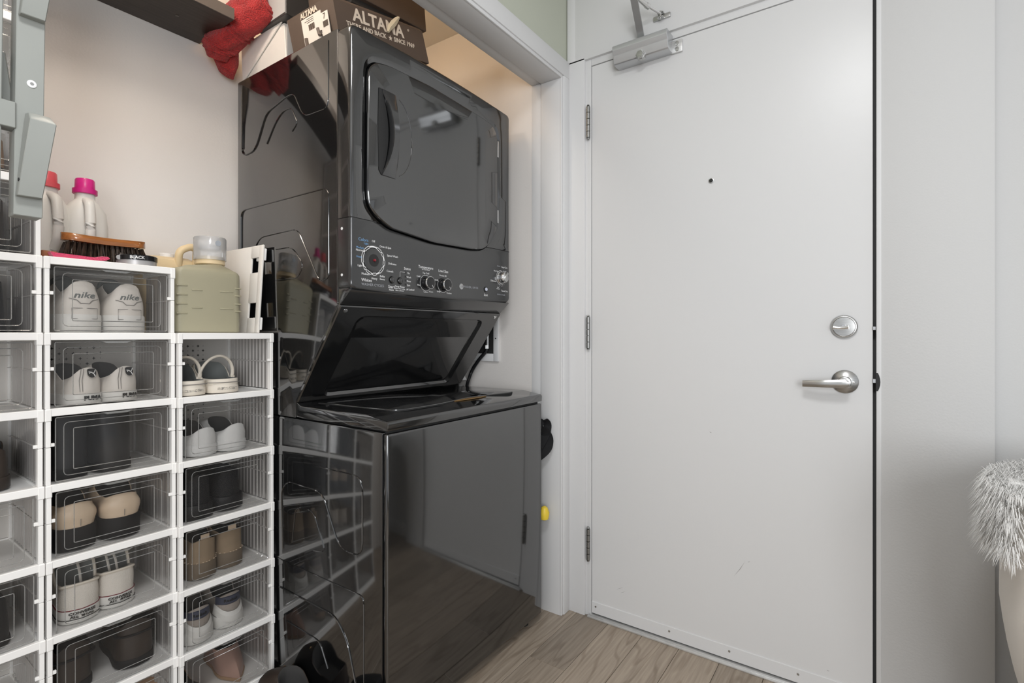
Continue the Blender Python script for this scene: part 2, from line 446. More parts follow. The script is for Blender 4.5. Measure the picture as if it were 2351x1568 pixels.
# ---- the door leaf and its ironmongery
b = NB(); box(b, XD, 1.85, 0.0115, 0.9030, 0.0163, 2.1265, 0.0012, 1)
door = struct('door_1', b, M['door'])
b = NB(); box(b, 1.8085, XD + 0.001, 0.0125, 0.9025, 0.0165, 0.060, 0.0008, 1); obj('kick_strip', b, M['trim'], door)
for yy in (0.885, 0.60, 0.40, 0.20):
    b = NB(); lathe(b, [(0.0035, 0), (0.0035, 0.0012), (0.001, 0.0016)], (1.8085, yy, 0.044), '-x', 12); obj('screw', b, M['steel'], door)
for zc in (1.9108, 1.0976, 0.2786):
    b = NB()
    for i in range(5):
        z0 = zc - 0.060 + i * 0.0242
        lathe(b, [(0.004, 0), (0.0075, 0.0006), (0.0075, 0.0226), (0.004, 0.0232)], (1.803, 0.9145, z0), 'z', 16)
    lathe(b, [(0.0035, 0), (0.006, 0.002), (0.0045, 0.006), (0.001, 0.007)], (1.803, 0.9145, zc + 0.061), 'z', 12)
    lathe(b, [(0.001, -0.007), (0.0055, -0.005), (0.006, -0.001), (0.0035, 0)], (1.803, 0.9145, zc - 0.060), 'z', 12)
    obj('hinge', b, M['pewter'], door)
# peephole
b = NB(); lathe(b, [(0.0085, 0), (0.0085, 0.0025), (0.0068, 0.003)], (XD, 0.4581, 1.6085), '-x', 20); ph = obj('peephole', b, M['steel'], door)
b = NB(); lathe(b, [(0.0066, 0.002), (0.0062, 0.0034), (0.003, 0.0032)], (XD, 0.4581, 1.6085), '-x', 20); obj('lens', b, M['black'], ph)
# deadbolt
LC = (XD, 0.0808, 1.1131)
b = NB(); lathe(b, [(0.034, 0), (0.034, 0.006), (0.031, 0.010), (0.029, 0.0105), (0.0275, 0.008), (0.010, 0.0095)], LC, '-x', 40); db = obj('deadbolt', b, M['steel'], door)
b = NB(); lathe(b, [(0.007, 0.008), (0.006, 0.017)], LC, '-x', 16)
tp = [(XD - 0.02, 0.0808 + 0.026, 1.1131 - 0.002), (XD - 0.022, 0.0808 + 0.014, 1.1131 - 0.004), (XD - 0.021, 0.0808, 1.1131 - 0.004), (XD - 0.022, 0.0808 - 0.012, 1.1131 - 0.002)]
tube(b, tp, 0.005, 10, rs=[0.0065, 0.0045, 0.006, 0.0062]); obj('thumb_turn', b, M['chrome'], db)
# lever handle
HC = (XD, 0.0787, 0.951)
b = NB(); lathe(b, [(0.0345, 0), (0.034, 0.004), (0.028, 0.009), (0.017, 0.013), (0.0155, 0.03), (0.010, 0.032)], HC, '-x', 40); lv = obj('lever_rose', b, M['steel'], door)
b = NB()
rs = []
for i in range(13):
    t = i / 12; yy = 0.0787 - 0.012 + t * 0.118; zz = 0.951 - 0.002 - 0.006 * t
    hw = lerp(0.0125, 0.0095, t) if i > 0 else 0.006
    xx = XD - 0.045 + 0.014 * max(0, t - 0.55) ** 1.2 * 2
    rs.append([(xx - 0.005, yy, zz + hw), (xx - 0.008, yy, zz + hw * 0.5), (xx - 0.009, yy, zz), (xx - 0.008, yy, zz - hw * 0.5), (xx - 0.005, yy, zz - hw), (xx + 0.004, yy, zz - hw * 0.8), (xx + 0.005, yy, zz), (xx + 0.004, yy, zz + hw * 0.8)])
loft(b, rs); lathe(b, [(0.012, 0.02), (0.012, 0.042)], (XD, 0.0787, 0.949), '-x', 20)
obj('lever', b, M['steel'], lv)
b = NB(); lathe(b, [(0.003, 0.007), (0.003, 0.012), (0.001, 0.013)], (XD, 0.0787 - 0.022, 0.951), '-x', 10); obj('lock_button', b, M['chrome'], lv)
# latch faces in the door gap
for zz, hh in ((1.108, 0.010), (0.957, 0.012)):
    b = NB(); box(b, 1.806, 1.83, 0.004, 0.0118, zz - hh / 2, zz + hh / 2, 0.0008, 1); obj('latch_bolt', b, M['chrome'], door)
b = NB()
prism(b, [(-0.0005 + 0.006 * (1 - ((z) / 0.026) ** 2) * -1, 0.955 + z) for z in [-.026, -.018, -.009, 0, .009, .018, .026]] + [(0.004, 0.981), (0.004, 0.929)], 'x', 1.7975, 1.812)
obj('strike_lip', b, M['rubber'], door)
# scuffs on the paint
for (ya, za, yb, zb, t) in ((0.386, 0.295, 0.352, 0.352, .0009), (0.80, 0.1335, 0.775, 0.149, .0006), (0.785, 0.124, 0.765, 0.137, .0006), (0.464, 0.7625, 0.456, 0.760, .0012), (0.125, 0.085, 0.117, 0.083, .0012), (0.345, 0.352, 0.338, 0.356, .001)):
    b = NB(); d = Vector((0, yb - ya, zb - za)).normalized(); nrm = Vector((0, -d.z, d.y)) * t
    A = Vector((XD - 0.0002, ya, za)); B = Vector((XD - 0.0002, yb, zb)); mid = (A + B) / 2 + nrm * 2
    vs = [b.verts.new(p) for p in (A, mid - nrm, B, mid + nrm * 0.4)]; b.faces.new(vs); obj('scuff', b, M['scuff'], door)

# ---- door closer
dc = thing('door_closer', 'silver hydraulic door closer with a long arm at the top of the white door', 'door closer', (1.78, 0.69, 2.07))
pr = [(XD, 2.1405), (1.752, 2.1405), (1.748, 2.136), (1.748, 2.122), (1.757, 2.106), (1.762, 2.080), (1.766, 2.0755), (XD, 2.0755)]
b = NB()
t = NB(); prism(t, [(x, z) for x, z in pr], 'y', 0.588, 0.790, 0.0015, 1); merge(b, t)
obj('cover', b, M['silver'], dc)
b = NB(); box(b, 1.803, XD - 0.0005, 0.553, 0.592, 2.074, 2.117, 0.0015); cp = obj('mounting_plate', b, M['alu'], dc)
for zz in (2.105, 2.085):
    b = NB(); lathe(b, [(0.0075, 0), (0.007, 0.003), (0.003, 0.0035)], (1.803, 0.571, zz), '-x', 16); obj('screw', b, M['steel'], cp)
b = NB(); lathe(b, [(0.0155, -0.01), (0.0155, 0.010), (0.013, 0.014), (0.004, 0.0145)], (1.762, 0.686, 2.081), '-x', 6); lathe(b, [(0.016, -0.012), (0.0155, 0.004)], (1.762, 0.686, 2.081), '-x', 24)
obj('spindle_cap', b, M['steel'], dc)
for yy in (0.719, 0.665):
    b = NB(); lathe(b, [(0.003, -0.004), (0.003, 0.0003)], (1.7605, yy, 2.098), '-x', 10); obj('vent_hole', b, M['gap'], dc)
# arms: flat main arm rising out of the frame, rod back to the shoe
b = NB()
A0 = Vector((1.775, 0.690, 2.142)); A1 = Vector((1.735, 0.700, 2.190)); A2 = Vector((1.56, 0.655, 2.235))
def flatbar(bm, P, Q, w, th, side):
    d = (Q - P).normalized(); u = side.normalized(); v = d.cross(u).normalized(); u = v.cross(d)
    rs = [[c + u * a * w / 2 + v * e * th / 2 for a, e in ((-1, -1), (1, -1), (1, 1), (-1, 1))] for c in (P, Q)]
    loft(bm, rs)
flatbar(b, Vector((1.785, 0.688, 2.138)), Vector((1.776, 0.690, 2.152)), 0.024, 0.006, Vector((0, 1, 0)))
flatbar(b, Vector((1.776, 0.690, 2.150)), Vector((1.66, 0.675, 2.245)), 0.024, 0.005, Vector((0, 1, 0)))
obj('main_arm', b, M['silver'], dc)
b = NB(); tube(b, [(1.66, 0.675, 2.243), (1.728, 0.655, 2.231), (1.732, 0.653, 2.2305)], 0.007, 10, rs=[0.0075, 0.008, 0.0085])
tube(b, [(1.730, 0.654, 2.2308), (1.742, 0.649, 2.2285)], 0.0098, 10); tube(b, [(1.735, 0.652, 2.23), (1.784, 0.622, 2.2165)], 0.0045, 10)
obj('connecting_rod', b, M['alu'], dc)
b = NB(); box(b, 1.793, 1.7995, 0.592, 0.652, 2.203, 2.219, 0.001); box(b, 1.777, 1.795, 0.612, 0.634, 2.2025, 2.2055, 0.001); box(b, 1.777, 1.795, 0.612, 0.634, 2.219, 2.222, 0.001)
lathe(b, [(0.004, 0), (0.004, 0.028)], (1.784, 0.623, 2.198), 'z', 12)
obj('arm_shoe', b, M['steel'], dc)

# ---------------------------------------------------------------- stacked washer and dryer
XL, XR, YB = 0.908, 1.664, 1.80
wd = thing('stacked_washer_dryer', 'charcoal stacked laundry centre, dryer above a top-loading washer, in the closet', 'washer dryer', ((XL + XR) / 2, 1.4, 0))
b = NB(); box(b, XL, XR, 1.058, YB, 0.035, 0.833, 0.004); obj('washer_cabinet', b, M['body'], wd)
b = NB(); box(b, XL, XR, 1.039, 1.0545, 0.035, 0.8305, 0.0065, 4); obj('washer_front', b, M['body'], wd)
b = NB(); box(b, XL + 0.01, XR - 0.01, 1.05, 1.062, 0.04, 0.826); box(b, XL + 0.012, XR - 0.012, 1.05, 1.44, 0.828, 0.84); obj('seam', b, M['gap'], wd)
for xx in (XL + 0.05, XR - 0.05):
    for yy in (1.09, 1.74):
        b = NB(); lathe(b, [(0.02, 0), (0.02, 0.012), (0.008, 0.014), (0.008, 0.05)], (xx, yy, 0), 'z', 14); obj('foot', b, M['rubber'], wd)
# top deck of the washer
b = NB(); prism(b, [(1.0375, 0.8375), (1.0365, 0.858), (1.041, 0.8635), (1.122, 0.8755), (1.425, 0.8735), (1.449, 0.884), (1.449, 0.8375)], 'x', XL, XR, 0.003)
obj('washer_deck', b, M['body'], wd)
# lid with its pocket handle
lid = [(0.968, 1.425), (0.975, 1.395), (0.990, 1.13), (1.000, 1.107), (1.03, 1.0975), (1.10, 1.0965), (1.17, 1.10), (1.24, 1.113), (1.33, 1.13), (1.42, 1.1265), (1.50, 1.112), (1.545, 1.105), (1.575, 1.112), (1.590, 1.135), (1.6, 1.40), (1.60, 1.425)]
lidp = [(p.x, p.y) for p in smooth_poly([(x, yy, 0) for x, yy in lid], 0.012, 3)]
b = NB(); prism(b, lidp, 'z', 0.8735, 0.8785, 0.0015, 2); ld = obj('lid', b, M['body'], wd)
b = NB()
cx = sum(p[0] for p in lidp) / len(lidp); cy = sum(p[1] for p in lidp) / len(lidp)
prism(b, [(cx + (x - cx) * 1.010, cy + (yy - cy) * 1.018) for x, yy in lidp], 'z', 0.8725, 0.8762); obj('lid_gap', b, M['gap'], wd)
b = NB(); prism(b, [(1.25, 1.112), (1.29, 1.106), (1.335, 1.105), (1.385, 1.107), (1.42, 1.1135), (1.38, 1.124), (1.33, 1.127), (1.28, 1.121)], 'z', 0.8742, 0.8768, 0.0006, 1); obj('lid_handle', b, mat('painted_floor_reflection', (0.20, 0.11, 0.03), 0.3), ld)  # wood floor's reflection painted into the pocket as an amber colour
# cabinet behind and above
b = NB(); prism(b, [(1.246, 1.957), (YB, 1.957), (YB, 0.8345), (1.452, 0.8345), (1.452, 0.884), (1.240, 1.1745), (1.246, 1.18)], 'x', XL, XR, 0.004)
obj('dryer_cabinet', b, M['body'], wd)
# sloping riser panel with a raised border round a sunk field
def RP(x, s, off=0.0):   # s: 0 top .. 1 bottom along the slope
    Y0, Z0, Y1, Z1 = 1.2345, 1.173, 1.447, 0.8835
    n = Vector((0, -(Z0 - Z1), -(Y1 - Y0))).normalized()
    return Vector((x, lerp(Y0, Y1, s), lerp(Z0, Z1, s))) + n * off
def ringR(x0, x1, s0, s1, off, r=0.02):
    L = 0.359
    return [RP(x, s / L, off) for x, s in [(p[0], p[1]) for p in rrect(x0, x1, s0 * L, s1 * L, r, 5)]]
b = NB()
loft(b, [ringR(XL, XR, 0.0, 1.0, -0.006, 0.002), ringR(XL, XR, 0.0, 1.0, 0.001, 0.002), ringR(XL + .003, XR - .003, 0.006, 0.994, 0.004, 0.002),
         ringR(XL + 0.075, XR - 0.085, 0.085, 0.955, 0.004, 0.03), ringR(XL + 0.084, XR - 0.094, 0.105, 0.935, -0.004, 0.026), ringR(XL + 0.094, XR - 0.104, 0.13, 0.91, -0.005, 0.02)])
obj('riser_panel', b, M['body'], wd)
for xx, s in ((0.931, 0.045), (1.636, 0.04)):
    p = RP(xx, s, 0.004); n = Vector((0, -0.2895, -0.2125)).normalized()
    t = NB(); lathe(t, [(0.0065, 0), (0.0065, 0.0015), (0.003, 0.002)], (0, 0, 0), 'z', 16)
    q = Vector((0, 0, 1)).rotation_difference(n).to_matrix().to_4x4(); bmesh.ops.transform(t, matrix=Matrix.Translation(p) @ q, verts=t.verts)
    obj('screw', t, M['chrome'], wd)

# front of the dryer: one face shaped by loops, cut in two along the seam at z = 1.416
YD = 1.188
DO = [(0.9674, 1.8362), (0.9736, 1.8574), (0.994, 1.8774), (1.0464, 1.8883), (1.2315, 1.8935), (1.4569, 1.8865), (1.548, 1.8806), (1.5755, 1.8583), (1.5815, 1.8177), (1.5825, 1.5352), (1.5753, 1.484), (1.5345, 1.4285), (1.4951, 1.4037), (1.4322, 1.3955), (1.2315, 1.3915), (1.0464, 1.4078), (0.9972, 1.4334), (0.9705, 1.4594), (0.9645, 1.4955)]
CX, CZ = 1.275, 1.64
def ray_poly(poly, a):
    d = Vector((math.cos(a), math.sin(a))); best = None; o = Vector((CX, CZ))
    for i in range(len(poly)):
        p = Vector(poly[i][:2]); q = Vector(poly[(i + 1) % len(poly)][:2]); e = q - p
        den = d.x * e.y - d.y * e.x
        if abs(den) < 1e-9: continue
        t = ((p.x - o.x) * e.y - (p.y - o.y) * e.x) / den; s = ((p.x - o.x) * d.y - (p.y - o.y) * d.x) / den
        if t > 0 and -1e-6 <= s <= 1 + 1e-6 and (best is None or t > best): best = t
    return best
NA = 220
ANG = [2 * PI * k / NA for k in range(NA)]
dop = [(p.x, p.y) for p in smooth_poly([(x, z, 0) for x, z in DO], 0.02, 4)]
outer = rrect(XL, XR, 1.217, 1.9535, 0.014, 6)
ANG = sorted(set(ANG + [math.atan2(z - CZ, x - CX) % (2 * PI) for x, z in outer]))
RD = [ray_poly(dop, a) for a in ANG]; RO = [ray_poly(outer, a) for a in ANG]
def sag(x, z):
    k = 1 - ((x - CX) / 0.378) ** 2
    if z > 1.86: return 0.012 * k * min(1, (z - 1.86) / 0.09)
    if z < 1.30: return -0.010 * k * min(1, (1.30 - z) / 0.08)
    return 0
def loopf(fr, Y, warp=True):
    out = []
    for a, rd, ro in zip(ANG, RD, RO):
        r = fr(a, rd, ro); x, z = CX + r * math.cos(a), CZ + r * math.sin(a)
        out.append((x, Y, z + sag(x, z) if warp else z))
    return out
def scoop(a, rd, ro):
    z = math.sin(a)
    return min(rd + 0.019 + 0.022 * max(0, -z) ** 2, ro - 0.008)
full = NB()
loft(full, [loopf(lambda a, rd, ro: ro, 1.2435), loopf(lambda a, rd, ro: ro, YD + 0.012), loopf(lambda a, rd, ro: ro - 0.0022, YD + 0.005), loopf(lambda a, rd, ro: ro - 0.006, YD + 0.001),
            loopf(lambda a, rd, ro: min(ro - 0.011, max(rd + 0.02, ro - 0.011)), YD), loopf(lambda a, rd, ro: min(scoop(a, rd, ro) , ro - 0.012), YD),
            loopf(lambda a, rd, ro: min(rd + 0.012, ro - 0.0125), YD + 0.006), loopf(lambda a, rd, ro: min(rd + 0.0045, ro - 0.013), YD + 0.008), loopf(lambda a, rd, ro: min(rd + 0.0045, ro - 0.013), YD + 0.03)], cap0=False, cap1=False)
bmesh.ops.recalc_face_normals(full, faces=full.faces)
up_, lo_ = full, full.copy()
for bm_, zc, clear_out in ((up_, 1.4172, False), (lo_, 1.4152, True)):
    bmesh.ops.bisect_plane(bm_, geom=list(bm_.verts) + list(bm_.edges) + list(bm_.faces), plane_co=(0, 0, zc), plane_no=(0, 0, 1), clear_outer=clear_out, clear_inner=not clear_out)
obj('dryer_front', up_, M['body'], wd, 40)
cpn = obj('control_panel', lo_, M['panel'], wd, 40)
b = NB(); loft(b, [loopf(lambda a, rd, ro: rd + 0.006, YD + 0.028), loopf(lambda a, rd, ro: rd * 0.5, YD + 0.028)], cap0=False, cap1=True)
box(b, XL + 0.003, XR - 0.003, YD + 0.003, YD + 0.02, 1.41, 1.42) if False else None
obj('door_gap', b, M['gap'], wd)
b = NB()
for x0, x1 in ((XL + 0.002, 1.0), (1.56, XR - 0.002)): box(b, x0, x1, YD + 0.002, YD + 0.03, 1.414, 1.4185)
box(b, XL + 0.002, XL + 0.02, YD + 0.01, 1.246, 1.414, 1.4185); box(b, XL + 0.002, XR - 0.002, 1.2425, 1.2475, 1.18, 1.95)
obj('front_seam', b, M['gap'], wd)
b = NB()
loft(b, [loopf(lambda a, rd, ro: rd, YD + 0.02), loopf(lambda a, rd, ro: rd, YD + 0.001), loopf(lambda a, rd, ro: rd - 0.0015, YD - 0.0015), loopf(lambda a, rd, ro: rd - 0.004, YD - 0.003), loopf(lambda a, rd, ro: rd * 0.8, YD - 0.0045), loopf(lambda a, rd, ro: rd * 0.4, YD - 0.005)])
dd = obj('dryer_door', b, M['body'], wd, 30)
# handle: crescent pocket as a flat plate painted dark for its shade, bowed grip, embossed thumb arc
yh = YD - 0.005
def arcx(xa, bow, z, z0=1.557, z1=1.808):
    t = (z - (z0 + z1) / 2) / ((z1 - z0) / 2); return xa + bow * (1 - t * t)
zs = [1.557 + (1.808 - 1.557) * i / 16 for i in range(17)]
b = NB(); prism(b, [(1.003, 1.570), (1.000, 1.69), (1.003, 1.808)] + [(arcx(1.012, 0.026, z), z) for z in zs[::-1]], 'y', yh - 0.0012, yh + 0.001); obj('handle_pocket_shade', b, M['gap'], dd)
b = NB(); rr = []
for z in zs:
    t = (z - 1.6825) / 0.1255; xa = arcx(1.012, 0.026, z); xb = arcx(1.066, 0.008, z); lift = 0.024 * (1 - t * t) + 0.003
    rr.append([(xa, yh - lift + 0.006, z), (xa + 0.002, yh - lift, z), (xb - 0.012, yh - lift * 0.9, z), (xb, yh - lift * 0.35, z), (xb, yh + 0.002, z), (xa + 0.003, yh - lift * 0.3 + 0.004, z)])
loft(b, rr); obj('handle', b, M['bodyg'], dd)
b = NB(); tube(b, [(1.068 + 0.066 * math.cos(a), yh + 0.0005, 1.685 + 0.118 * math.sin(a)) for a in [math.radians(-78 + 156 * i / 20) for i in range(21)]], 0.0014, 6); obj('thumb_arc', b, M['body'], dd)
for z0, z1 in ((1.768, 1.830), (1.516, 1.566)):
    b = NB(); box(b, 1.5815, 1.5895, YD - 0.002, YD + 0.010, z0, z1, 0.0015); obj('hinge', b, M['chrome'], dd)
# underside of the console
b = NB(); prism(b, [(YD + 0.012, 1.2195), (1.2435, 1.2195), (1.2435, 1.1745), (1.2345, 1.1745), (1.190, 1.2135)], 'x', XL + 0.001, XR - 0.001, 0.002)
obj('console_underside', b, M['bodyg'], wd)
for zz in (1.387, 1.257):
    b = NB(); lathe(b, [(0.0042, 0), (0.004, 0.0012), (0.0015, 0.0014)], (XL, 1.226, zz), '-x', 12); obj('screw', b, M['print'], wd)
# pressed ribs on the side panels
b = NB()
S = XL - 0.0002
def rib(pts, r=0.012, rad=0.0022, closed=False): tube(b, [(S, p.x, p.y) for p in smooth_poly([(q[0], q[1], 0) for q in pts], r, 4, closed)], rad, 6, flat=0.55)
b = NB()
rib([(1.77, 1.94), (1.77, 1.6958), (1.6858, 1.7008), (1.6191, 1.807), (1.50, 1.8299), (1.462, 1.8294), (1.41, 1.745), (1.30, 1.742), (1.287, 1.76), (1.287, 1.935)], 0.03)
rib([(1.6139, 1.7071), (1.5629, 1.7650), (1.5185, 1.7900), (1.475, 1.790), (1.4405, 1.735), (1.47, 1.715)], 0.025)
rib([(1.7766, 1.20), (1.7766, 1.5128), (1.2847, 1.5121), (1.2847, 1.25), (1.33, 1.245), (1.44, 1.412), (1.66, 1.408), (1.74, 1.30)], 0.03)
rib([(1.56, 1.36), (1.47, 1.36), (1.41, 1.30), (1.44, 1.262), (1.56, 1.262)], 0.03)
obj('pressed_rib', b, M['body'], wd)
b = NB()
rib([(1.52, 0.42), (1.5285, 0.60), (1.4944, 0.6353), (1.40, 0.633), (1.3156, 0.6325), (1.2346, 0.4876), (1.1366, 0.4875), (1.1366, 0.7052), (1.3474, 0.7037)], 0.04, 0.0032)
rib([(1.47, 0.45), (1.45, 0.565), (1.36, 0.57), (1.30, 0.46), (1.36, 0.452)], 0.03)
rib([(1.64, 0.383), (1.1311, 0.3832), (1.1311, 0.12)], 0.02)
rib([(1.54, 0.295), (1.2544, 0.293), (1.20, 0.24), (1.14, 0.06)], 0.04, 0.0032)
rib([(1.50, 0.2), (1.33, 0.195), (1.29, 0.13)], 0.02)
obj('pressed_rib', b, M['body'], wd)

# controls and printing
def ring(bm, x, z, r0, r1, Y, a0=0, a1=360, n=48):
    out = []
    for k in range(n + 1):
        a = math.radians(a0 + (a1 - a0) * k / n)
        out.append((a, ))
    for (a,), (c,) in zip(out, out[1:]):
        q = [(x + r * math.cos(t), Y, z + r * math.sin(t)) for r, t in ((r0, a), (r1, a), (r1, c), (r0, c))]
        bm.faces.new([bm.verts.new(p) for p in q])
YP = YD - 0.0006
TXT = [  # text, x, z, size
    ('Off', 0.9866, 1.3585, .0085), ('Drain & Spin', 1.0315, 1.3475, .0085), ('Speed Wash', 1.0585, 1.3245, .0085), ('Delicates', 1.058, 1.3012, .0085), ('Casuals', 1.049, 1.2785, .0085),
    ('Bulky\nItems', 1.0195, 1.2565, .0085), ('Heavy', 0.990, 1.2515, .0085), ('Medium', 0.9585, 1.262, .0085), ('Light', 0.9395, 1.284, .0085), ('Normal', 0.9385, 1.327, .0085),
    ('Whites', 0.9625, 1.2445, .0125), ('Start', 1.0545, 1.2325, .013), ('Pause', 1.0545, 1.2235, .008), ('Deep Rinse', 1.0875, 1.2355, .0085), ('Select when using\nfabric softener', 1.0875, 1.2265, .0058),
    ('Status', 1.1185, 1.293, .0115), ('On', 1.123, 1.2795, .008), ('Wash', 1.1245, 1.2672, .008), ('Rinse', 1.1245, 1.255, .008), ('Spin', 1.1235, 1.2425, .008), ('Lid Locked', 1.130, 1.2295, .008),
    ('Temperature', 1.199, 1.3055, .0125), ('for Cold Rinse', 1.199, 1.2985, .006), ('Tap Cold', 1.199, 1.287, .0078), ('Cold', 1.166, 1.2745, .008), ('Hot', 1.167, 1.247, .008), ('Colors', 1.199, 1.227, .0075), ('Warm', 1.222, 1.229, .0075),
    ('Load Size', 1.281, 1.3015, .0125), ('Precise Fill', 1.279, 1.2865, .0078), ('Small', 1.248, 1.270, .0075), ('Large', 1.258, 1.233, .0078), ('Medium', 1.309, 1.230, .0078),
    ('Start', 1.511, 1.2365, .0125), ('Easy Care', 1.628, 1.351, .0095), ('Delicates', 1.558, 1.293, .0098), ('Timed Dry', 1.628, 1.259, .0095), ('More Dry', 1.574, 1.332, .007), ('Less Dry', 1.630, 1.336, .006), ('More\nDry', 1.636, 1.325, .006), ('Less\nDry', 1.571, 1.302, .006), ('Anti-\nWrinkle', 1.587, 1.268, .006)]
b = NB()
for s, x, z, sz in TXT: text_bm(b, s, (x, YP, z), sz, ext=0.0002)
ring(b, 0.9866, 1.3036, 0.0355, 0.0372, YP); ring(b, 0.9866, 1.3036, 0.0415, 0.0432, YP)
for a0, a1 in ((70, 112), (5, 25), (335, 345), (195, 215), (285, 305), (258, 268), (140, 150), (225, 232), (40, 46)): ring(b, 0.9866, 1.3036, 0.0355, 0.043, YP, a0, a1, 8)
ring(b, 1.198, 1.2558, 0.0245, 0.0256, YP); ring(b, 1.279, 1.2560, 0.0245, 0.0256, YP, 150, 395)
ring(b, 1.6026, 1.3086, 0.0265, 0.0280, YP)
for k in range(8):
    a = math.radians(240 + 18 * k); r = 0.033; box(b, 1.6026 + r * math.cos(a) - .001, 1.6026 + r * math.cos(a) + .001, YP - .0002, YP, 1.3086 + r * math.sin(a) - .001, 1.3086 + r * math.sin(a) + .001)
tube(b, [(1.0885, YP, 1.2665), (1.0885, YP, 1.2795), (1.090, YP, 1.281), (1.1085, YP, 1.281)], 0.0006, 4)
obj('panel_lettering', b, M['print'], cpn)['kind'] = 'stuff'
b = NB()
for s, x, z, sz in (('WASHER CYCLES', 0.985, 1.2325, .0105), ('WASHER | DRYER', 1.4245, 1.2583, .0105), ('SENSOR', 1.590, 1.352, .006), ('DRYER CYCLES', 1.606, 1.2435, .0075)): text_bm(b, s, (x, YP, z), sz, ext=0.0002)
obj('grey_lettering', b, M['printg'], cpn)['kind'] = 'stuff'
b = NB()
for s, x, z, sz in (('Colors', 0.951, 1.358, .0125), ('Light', 0.961, 1.3485, .008), ('Medium', 0.9395, 1.3345, .008), ('Heavy', 0.937, 1.3085, .008)): text_bm(b, s, (x, YP, z), sz, ext=0.0002)
obj('blue_lettering', b, M['printb'], cpn)['kind'] = 'stuff'
# washer dial: the knob is off, its collar and spindle show
b = NB(); lathe(b, [(0.0345, 0), (0.034, 0.002), (0.030, 0.0035), (0.018, 0.003), (0.0165, 0.001), (0.016, -0.004)], (0.9866, YD, 1.3036), '-y', 40); dl = obj('dial_collar', b, M['panel'], cpn)
b = NB(); lathe(b, [(0.0180, 0.0015), (0.0180, 0.0034), (0.012, 0.0035)], (0.9866, YD, 1.3036), '-y', 28); obj('dial_socket', b, M['gap'], dl)
b = NB(); lathe(b, [(0.0036, 0.003), (0.0034, 0.009), (0.002, 0.0095)], (0.9866, YD, 1.3036), '-y', 10); obj('spindle', b, M['redled'], dl)
# push buttons
for x, r in ((1.0554, 0.0085), (1.0880, 0.0085)):
    b = NB(); lathe(b, [(r + 0.003, 0.0003), (r + 0.0025, 0.0006), (r + 0.001, 0.0003)], (x, YD, 1.2535), '-y', 24); bn = obj('button', b, M['gap'], cpn)
    b = NB(); lathe(b, [(r, 0), (r, 0.004), (r * 0.7, 0.0062), (0.001, 0.0068)], (x, YD, 1.2535), '-y', 24); obj('button_cap', b, M['bodyg'], bn)
for z in (1.281, 1.2685, 1.2562, 1.2438, 1.231):
    b = NB(); box(b, 1.1095, 1.1130, YP - .0006, YD, z - 0.003, z + 0.003, 0.0004, 1); obj('indicator', b, M['gap'], cpn)
for x, a in ((1.198, -58), (1.279, -52)):
    b = NB(); lathe(b, [(0.0235, 0), (0.023, 0.003), (0.020, 0.004), (0.0195, 0.022), (0.018, 0.0245), (0.001, 0.0255)], (x, YD, 1.2558), '-y', 36); kn = obj('knob', b, M['black'], cpn)
    b = NB(); lathe(b, [(0.0203, 0.0195), (0.0207, 0.0215), (0.0198, 0.0235), (0.0185, 0.0240), (0.0188, 0.0225)], (x, YD, 1.2558), '-y', 36); obj('trim_ring', b, M['chrome'], kn)
    b = NB(); c_, s_ = math.cos(math.radians(a)), math.sin(math.radians(a))
    tube(b, [(x + c_ * 0.009, YD - 0.0256, 1.2558 + s_ * 0.009), (x + c_ * 0.017, YD - 0.0252, 1.2558 + s_ * 0.017)], 0.0008, 4); obj('pointer', b, M['print'], kn)
b = NB(); lathe(b, [(0.0245, 0), (0.024, 0.004), (0.022, 0.006), (0.021, 0.022), (0.018, 0.026), (0.001, 0.027)], (1.6026, YD, 1.3086), '-y', 36); kn = obj('knob', b, M['chrome'], cpn)
b = NB(); t = NB(); box(t, -0.006, 0.006, -0.006, 0, -0.020, 0.020, 0.002); bmesh.ops.transform(t, matrix=Matrix.Translation((1.6026, YD - 0.0265, 1.3086)) @ Matrix.Rotation(math.radians(18), 4, 'Y'), verts=t.verts); merge(b, t); obj('knob_grip', b, M['steel'], kn)
b = NB(); lathe(b, [(0.0105, 0), (0.010, 0.002), (0.008, 0.003), (0.001, 0.0032)], (1.5103, YD, 1.2575), '-y', 24); sb = obj('start_button', b, M['gap'], cpn)
b = NB(); lathe(b, [(0.0068, 0.002), (0.0062, 0.0045), (0.001, 0.005)], (1.5103, YD, 1.2575), '-y', 24); obj('button_cap', b, mat('pale_button', (0.55, 0.58, 0.68), 0.3), sb)
b = NB(); lathe(b, [(0.0105, 0), (0.0102, 0.0016), (0.009, 0.002), (0.001, 0.002)], (1.3727, YD, 1.2574), '-y', 32); bd = obj('badge', b, M['silver'], cpn)
b = NB(); text_bm(b, 'GE', (1.3727, YD - 0.0022, 1.2574), 0.010, ext=0.0002, shear=0.3); ring(b, 1.3727, 1.2574, 0.0085, 0.0092, YD - 0.0022); obj('badge_monogram', b, M['panel'], bd)

